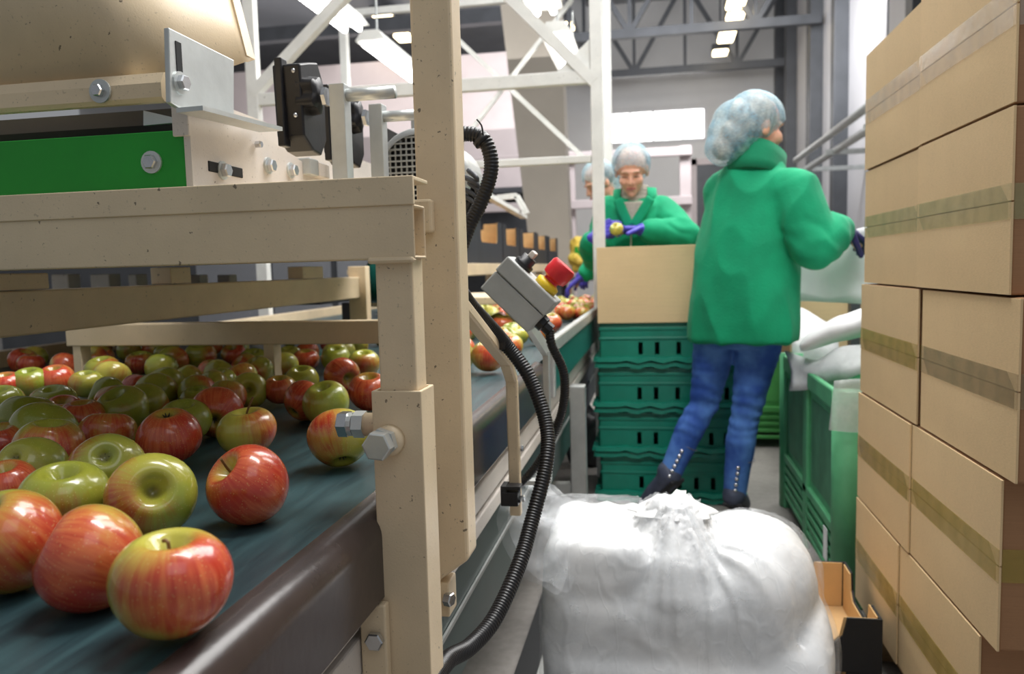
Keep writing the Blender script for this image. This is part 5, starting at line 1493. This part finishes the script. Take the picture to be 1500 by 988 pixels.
    for s in ('R', 'L'):
        sh, el, wr = J['sh'+s], J['el'+s], J['wr'+s]
        caps(bm, nk.lerp(pv, 0.14).lerp(sh, 0.45), sh, 0.075, ju-0.006, 16); caps(bm, sh, sh.lerp(el, 0.5), ju, ju-0.003, 16); caps(bm, sh.lerp(el, 0.5), el, ju-0.003, je, 16)
        caps(bm, el, el.lerp(wr, 0.5), je, (je+jw)/2+0.004, 16); caps(bm, el.lerp(wr, 0.5), wr-(wr-el).normalized()*0.03, (je+jw)/2+0.004, jw, 16)
    els = [J['elR'], J['elL'], (J['elR']+J['wrR'])/2, (J['elL']+J['wrL'])/2]
    def jk(p, n):
        k = max(math.exp(-((p-e).length/0.09)**2) for e in els)
        q = V((p.x*1.0, p.y*1.0, p.z*0.45))
        fold = (1-abs(noise.noise(q*9))*2.2)
        diag = math.sin((p.x*0.9+p.z*1.3)*52+5*noise.noise(p*6))
        return 0.010*noise.noise(q*6)+0.007*fold*J.get('fold', 1)+0.0045*k*math.sin(p.z*70+p.x*50+4*noise.noise(p*12))
    obj('jacket', remesh(bm, 0.0085, 4, jk), M['fleece'], root, True)
    # collar: thick stand-up ring
    bm = NB(); rings = []
    cx, co = J['collar']   # axis centre list of (centre, hw, hd)
    outer = torso_rings(co, r, f, 32)
    inner = torso_rings([(c, a-0.012, b-0.012) for c, a, b in co], r, f, 32)
    if 'ctilt' in J:
        for rg in (outer, inner):
            for (c, _, _), ring in zip(co, rg):
                for p in ring: p.z += J['ctilt']*(p-V(c)).dot(f)
    Ro = [[bm.verts.new(p) for p in ring] for ring in outer]; Ri = [[bm.verts.new(p) for p in ring] for ring in inner]
    seq = Ro+Ri[::-1]
    gap = J.get('gap', 0)      # leave the collar open at the front
    for a, b in zip(seq, seq[1:]+seq[:1]):
        for i in range(32):
            ang = 2*PI*(i+0.5)/32
            if gap and abs(((ang-PI/2+PI) % (2*PI))-PI) < gap: continue
            j = (i+1) % 32; bm.faces.new((a[i], a[j], b[j], b[i]))
    obj('collar', bm, M['fleece_dk'] if J.get('dkcollar') else M['fleece'], root, True)
    # ---- gloves
    for s in ('R', 'L'):
        if 'glove' in J:
            bm = NB(); d = (J['wr'+s]-J['el'+s]).normalized()
            hd = V(J.get('hd'+s, d)); hand(bm, J['wr'+s], hd, V(J['hn'+s]), J.get('ths'+s, 1), J.get('gs', 1.14), J.get('curl'+s, 0.5))
            caps(bm, J['wr'+s]-d*0.05, J['wr'+s]+hd.normalized()*0.01, 0.040, 0.034, 14)
            obj('glove', remesh(bm, 0.0042, 2), J['glove'], root, True)
    # ---- hair under a bouffant net
    bm = NB()
    for (x, y, z, a, b, c) in J['hairs']: ell(bm, H(x, y, z), a, b, c, R3, 20, 12)
    hm = obj('hair', remesh(bm, 0.008, 3, lambda p, n: 0.003*noise.noise(p*40)), M['hair'] if not J.get('grey') else M['hair'], root, True)
    bm = NB()
    for (x, y, z, a, b, c) in J['nets']: ell(bm, H(x, y, z), a, b, c, R3, 26, 16)
    me = remesh(bm, 0.006, 6)
    Ri3 = R3.transposed(); hc = V(J['head'])
    nb = bmesh.new(); nb.from_mesh(me)
    cut = J['netcut']
    kill = []
    for v_ in nb.verts:
        l = Ri3 @ (v_.co-hc)
        a = math.atan2(l.x, l.y+0.02)
        v_.co += (v_.normal*(0.0015*math.sin(a*26+4*noise.noise(v_.co*20))+0.003*noise.noise(v_.co*14)))
        if l.z < cut[0]+cut[1]*l.y: kill.append(v_)
    bmesh.ops.delete(nb, geom=kill, context='VERTS')
    nt = obj('hair_net', nb, M['netcap'], root, True)
    return root

# ---- worker 1: seen from behind, reaching right over the bin
Y1 = 3.0
f1_ = V((0.62, 0.78, 0)).normalized()
J1 = dict(facing=f1_, head=at(1108, 188, Y=Y1), hf=(0.90, 0.42, -0.10), hu=(0.10, 0.0, 1),
  neck=at(1094, 236, Y=Y1), pelvis=at(1082, 470, Y=Y1-0.01),
  shR=at(1160, 284, Y=2.90), elR=at(1192, 358, Y=2.84), wrR=at(1234, 332, Y=2.98), hnR=V((0.1, 0.5, -0.6)), hdR=V((0.7, 0.6, -0.35)), curlR=0.6, thsR=-1,
  shL=at(1066, 284, Y=3.07), elL=at(1066, 352, Y=3.12), wrL=at(1120, 335, Y=3.20), hnL=V((0.1, 0, -1)), thsL=1,
  hipR=at(1112, 498, Y=2.97), knR=at(1094, 600, Y=2.98), anR=at(1076, 728, Y=3.0), toeR=at(1088, 748, Y=3.18),
  hipL=at(1050, 492, Y=3.03), knL=at(1032, 590, Y=3.06), anL=at(978, 702, Y=3.02), toeL=at(945, 741, Y=3.10),
  leg=(0.090, 0.057, 0.057, 0.042), studs=-0.15, ctilt=-0.38, glove=M['glove_navy'], dkcollar=True, fold=1.5, arm=(0.088, 0.080, 0.060))
J1['toeR'].z = 0.035; J1['toeL'].z = 0.045
a_ = at(1088, 498, Y=Y1); b_ = at(1088, 440, Y=Y1); c_ = at(1086, 370, Y=Y1); d_ = at(1090, 310, Y=Y1); e_ = at(1096, 262, Y=Y1); g_ = at(1098, 240, Y=Y1)
J1['jacket'] = [(a_, 0.200, 0.160), (at(1088, 470, Y=Y1), 0.200, 0.160), (b_, 0.197, 0.155), (at(1092, 370, Y=Y1), 0.180, 0.138), (at(1098, 320, Y=Y1), 0.172, 0.128), (at(1102, 285, Y=Y1), 0.160, 0.115), (at(1104, 258, Y=Y1), 0.125, 0.10), (at(1106, 238, Y=Y1), 0.090, 0.085)]
J1['collar'] = (None, [(at(1106, 264, Y=Y1), 0.112, 0.105), (at(1108, 248, Y=Y1), 0.098, 0.100), (at(1112, 234, Y=Y1+0.01), 0.086, 0.098), (at(1115, 221, Y=Y1+0.02), 0.080, 0.098)])
J1['hairs'] = [(0, -0.02, 0.03, 0.082, 0.092, 0.086), (0, -0.125, -0.085, 0.04, 0.04, 0.045), (0, -0.09, -0.03, 0.06, 0.05, 0.05)]
J1['nets'] = [(0, -0.012, 0.035, 0.097, 0.110, 0.098), (0, -0.07, 0.0, 0.094, 0.10, 0.098), (0, -0.10, -0.04, 0.085, 0.085, 0.088), (0, -0.125, -0.08, 0.066, 0.066, 0.070)]
J1['netcut'] = (-0.050, 0.95)
w1 = person('worker seen from behind in green fleece and blue jeans, pale blue hair net, reaching right', J1)

# ---- worker 2: facing the camera, looking down at an apple
Y2 = 4.05
f2_ = V((-0.05, -1, 0)).normalized()
J2 = dict(facing=f2_, head=at(925, 250, Y=Y2-0.10), hf=(-0.02, -0.90, -0.42),
  neck=at(926, 288, Y=Y2), pelvis=V((-0.06, Y2+0.05, 0.86)),
  shR=at(893, 312, Y=Y2), elR=at(874, 378, Y=Y2-0.06), wrR=at(866, 352, Y=3.84), hnR=V((0.9, 0.0, 0.1)), hdR=V((0.45, -0.3, 0.25)), curlR=0.55, thsR=1,
  shL=at(966, 310, Y=Y2), elL=at(1004, 346, Y=Y2-0.14), wrL=at(944, 337, Y=3.86), hnL=V((-0.1, -0.2, -0.9)), hdL=V((-1, -0.12, 0.02)), curlL=0.35, thsL=1, gs=1.22,
  hipR=V((-0.15, Y2+0.05, 0.84)), knR=V((-0.14, Y2+0.02, 0.46)), anR=V((-0.13, Y2+0.06, 0.09)), toeR=V((-0.14, Y2-0.10, 0.035)),
  hipL=V((0.04, Y2+0.05, 0.84)), knL=V((0.05, Y2+0.02, 0.46)), anL=V((0.06, Y2+0.06, 0.09)), toeL=V((0.07, Y2-0.10, 0.035)),
  glove=M['glove_blue'], gap=0.55, fold=0.9, arm=(0.080, 0.068, 0.055))
z_ = lambda py: at(930, py, Y=Y2)
J2['jacket'] = [(V((-0.06, Y2+0.03, 0.76)), 0.20, 0.145), (V((-0.06, Y2+0.03, 0.90)), 0.195, 0.14), (z_(350)+V((0, 0.02, 0)), 0.175, 0.125), (z_(325), 0.175, 0.12), (z_(303), 0.150, 0.10), (z_(290), 0.085, 0.075)]
J2['collar'] = (None, [(z_(300), 0.120, 0.092), (z_(290), 0.112, 0.090), (z_(277)+V((0, 0.01, 0)), 0.108, 0.085)])
J2['hairs'] = [(0, -0.03, 0.035, 0.080, 0.080, 0.084)]
J2['nets'] = [(0, -0.015, 0.035, 0.095, 0.106, 0.100), (0, -0.08, -0.005, 0.08, 0.07, 0.08)]
J2['netcut'] = (-0.05, 1.15)
w2 = person('worker facing the camera in green fleece and violet gloves, looking down at an apple', J2)
# grey knit polo neck in the open front
bm = NB(); co = [(z_(303)+V((0, -0.02, 0)), 0.080, 0.075), (z_(292)+V((0, -0.02, 0)), 0.078, 0.075), (z_(282)+V((0, -0.02, 0)), 0.076, 0.072), (z_(274)+V((0, -0.015, 0)), 0.070, 0.066)]
loft(bm, torso_rings(co, f2_.cross(V((0, 0, 1))).normalized(), f2_, 30)); sw = obj('knit_neck', remesh(bm, 0.007, 2, lambda p, n: 0.003*math.sin(p.z*330)), M['sweater'], w2, True)
yb = Y2-0.135
bm = NB(); v0, v1, v2 = at(908, 296, Y=yb), at(950, 294, Y=yb), at(925, 332, Y=yb-0.005)
loft(bm, [[v0, v1, v2], [p+V((0, 0.05, 0)) for p in (v0, v1, v2)]]); obj('knit_front', remesh(bm, 0.006, 3), M['sweater'], w2, True)
bm = NB(); tube(bm, [v2+V((0, -0.002, 0)), at(924, 362, Y=yb+0.01)], 0.004, 6); obj('zip', bm, M['zinc'], w2)
# lapels of the open fleece
for s, q in ((v0, -1), (v1, 1)):
    bm = NB(); bar(bm, s+V((0.012*q, -0.006, 0.015)), v2+V((0.010*q, -0.008, 0.0)), 0.05, 0.016, (0, 1, 0), 0.006); obj('lapel', remesh(bm, 0.006, 3), M['fleece'], w2, True)
# apple in her hands
pa2 = at(903, 336, Y=3.74)
apple(pa2, 0.033, V((-0.3, -0.6, 0.7)), V((1, 0, 0)), 0.2, 0.9, 0, 'yellow apple held between the violet gloves', 'apples on the sorting belts')

# ---- worker 3: mostly hidden behind the white post, arm over the belt
Y3 = 4.85
f3_ = V((-0.85, -0.5, 0)).normalized()
J3 = dict(facing=f3_, head=at(878, 268, Y=Y3-0.05), hf=(-0.75, -0.45, -0.45),
  neck=at(890, 300, Y=Y3), pelvis=V((-0.06, Y3+0.10, 0.86)),
  shR=at(893, 318, Y=Y3+0.1), elR=at(885, 372, Y=Y3+0.05), wrR=at(868, 392, Y=Y3-0.05), hnR=V((0, 0, -1)), thsR=1,
  shL=at(893, 330, Y=Y3-0.12), elL=at(877, 382, Y=Y3-0.22), wrL=at(853, 404, Y=Y3-0.25), hnL=V((0, 0, -1)), hdL=V((-0.6, -0.1, -0.5)), thsL=-1,
  hipR=V((-0.06, Y3+0.18, 0.84)), knR=V((-0.10, Y3+0.17, 0.46)), anR=V((-0.06, Y3+0.18, 0.09)), toeR=V((-0.20, Y3+0.12, 0.035)),
  hipL=V((-0.04, Y3+0.02, 0.84)), knL=V((-0.09, Y3+0.0, 0.46)), anL=V((-0.05, Y3+0.02, 0.09)), toeL=V((-0.19, Y3-0.06, 0.035)),
  glove=M['glove_blue'], fold=0.8, arm=(0.072, 0.062, 0.052))
z3 = lambda px, py: at(px, py, Y=Y3)
J3['jacket'] = [(V((-0.05, Y3+0.10, 0.76)), 0.185, 0.14), (V((-0.06, Y3+0.10, 0.90)), 0.18, 0.135), (z3(897, 360), 0.165, 0.115), (z3(894, 330), 0.16, 0.11), (z3(890, 312), 0.08, 0.075)]
J3['collar'] = (None, [(z3(890, 314), 0.085, 0.08), (z3(888, 304), 0.075, 0.072), (z3(886, 294), 0.07, 0.068)])
J3['hairs'] = [(0, -0.02, 0.035, 0.080, 0.090, 0.084)]
J3['nets'] = [(0, -0.015, 0.045, 0.094, 0.106, 0.096), (0, -0.08, -0.01, 0.08, 0.07, 0.08)]
J3['netcut'] = (-0.05, 1.15)
w3 = person('worker mostly hidden behind the white post, green sleeve reaching over the belt', J3)
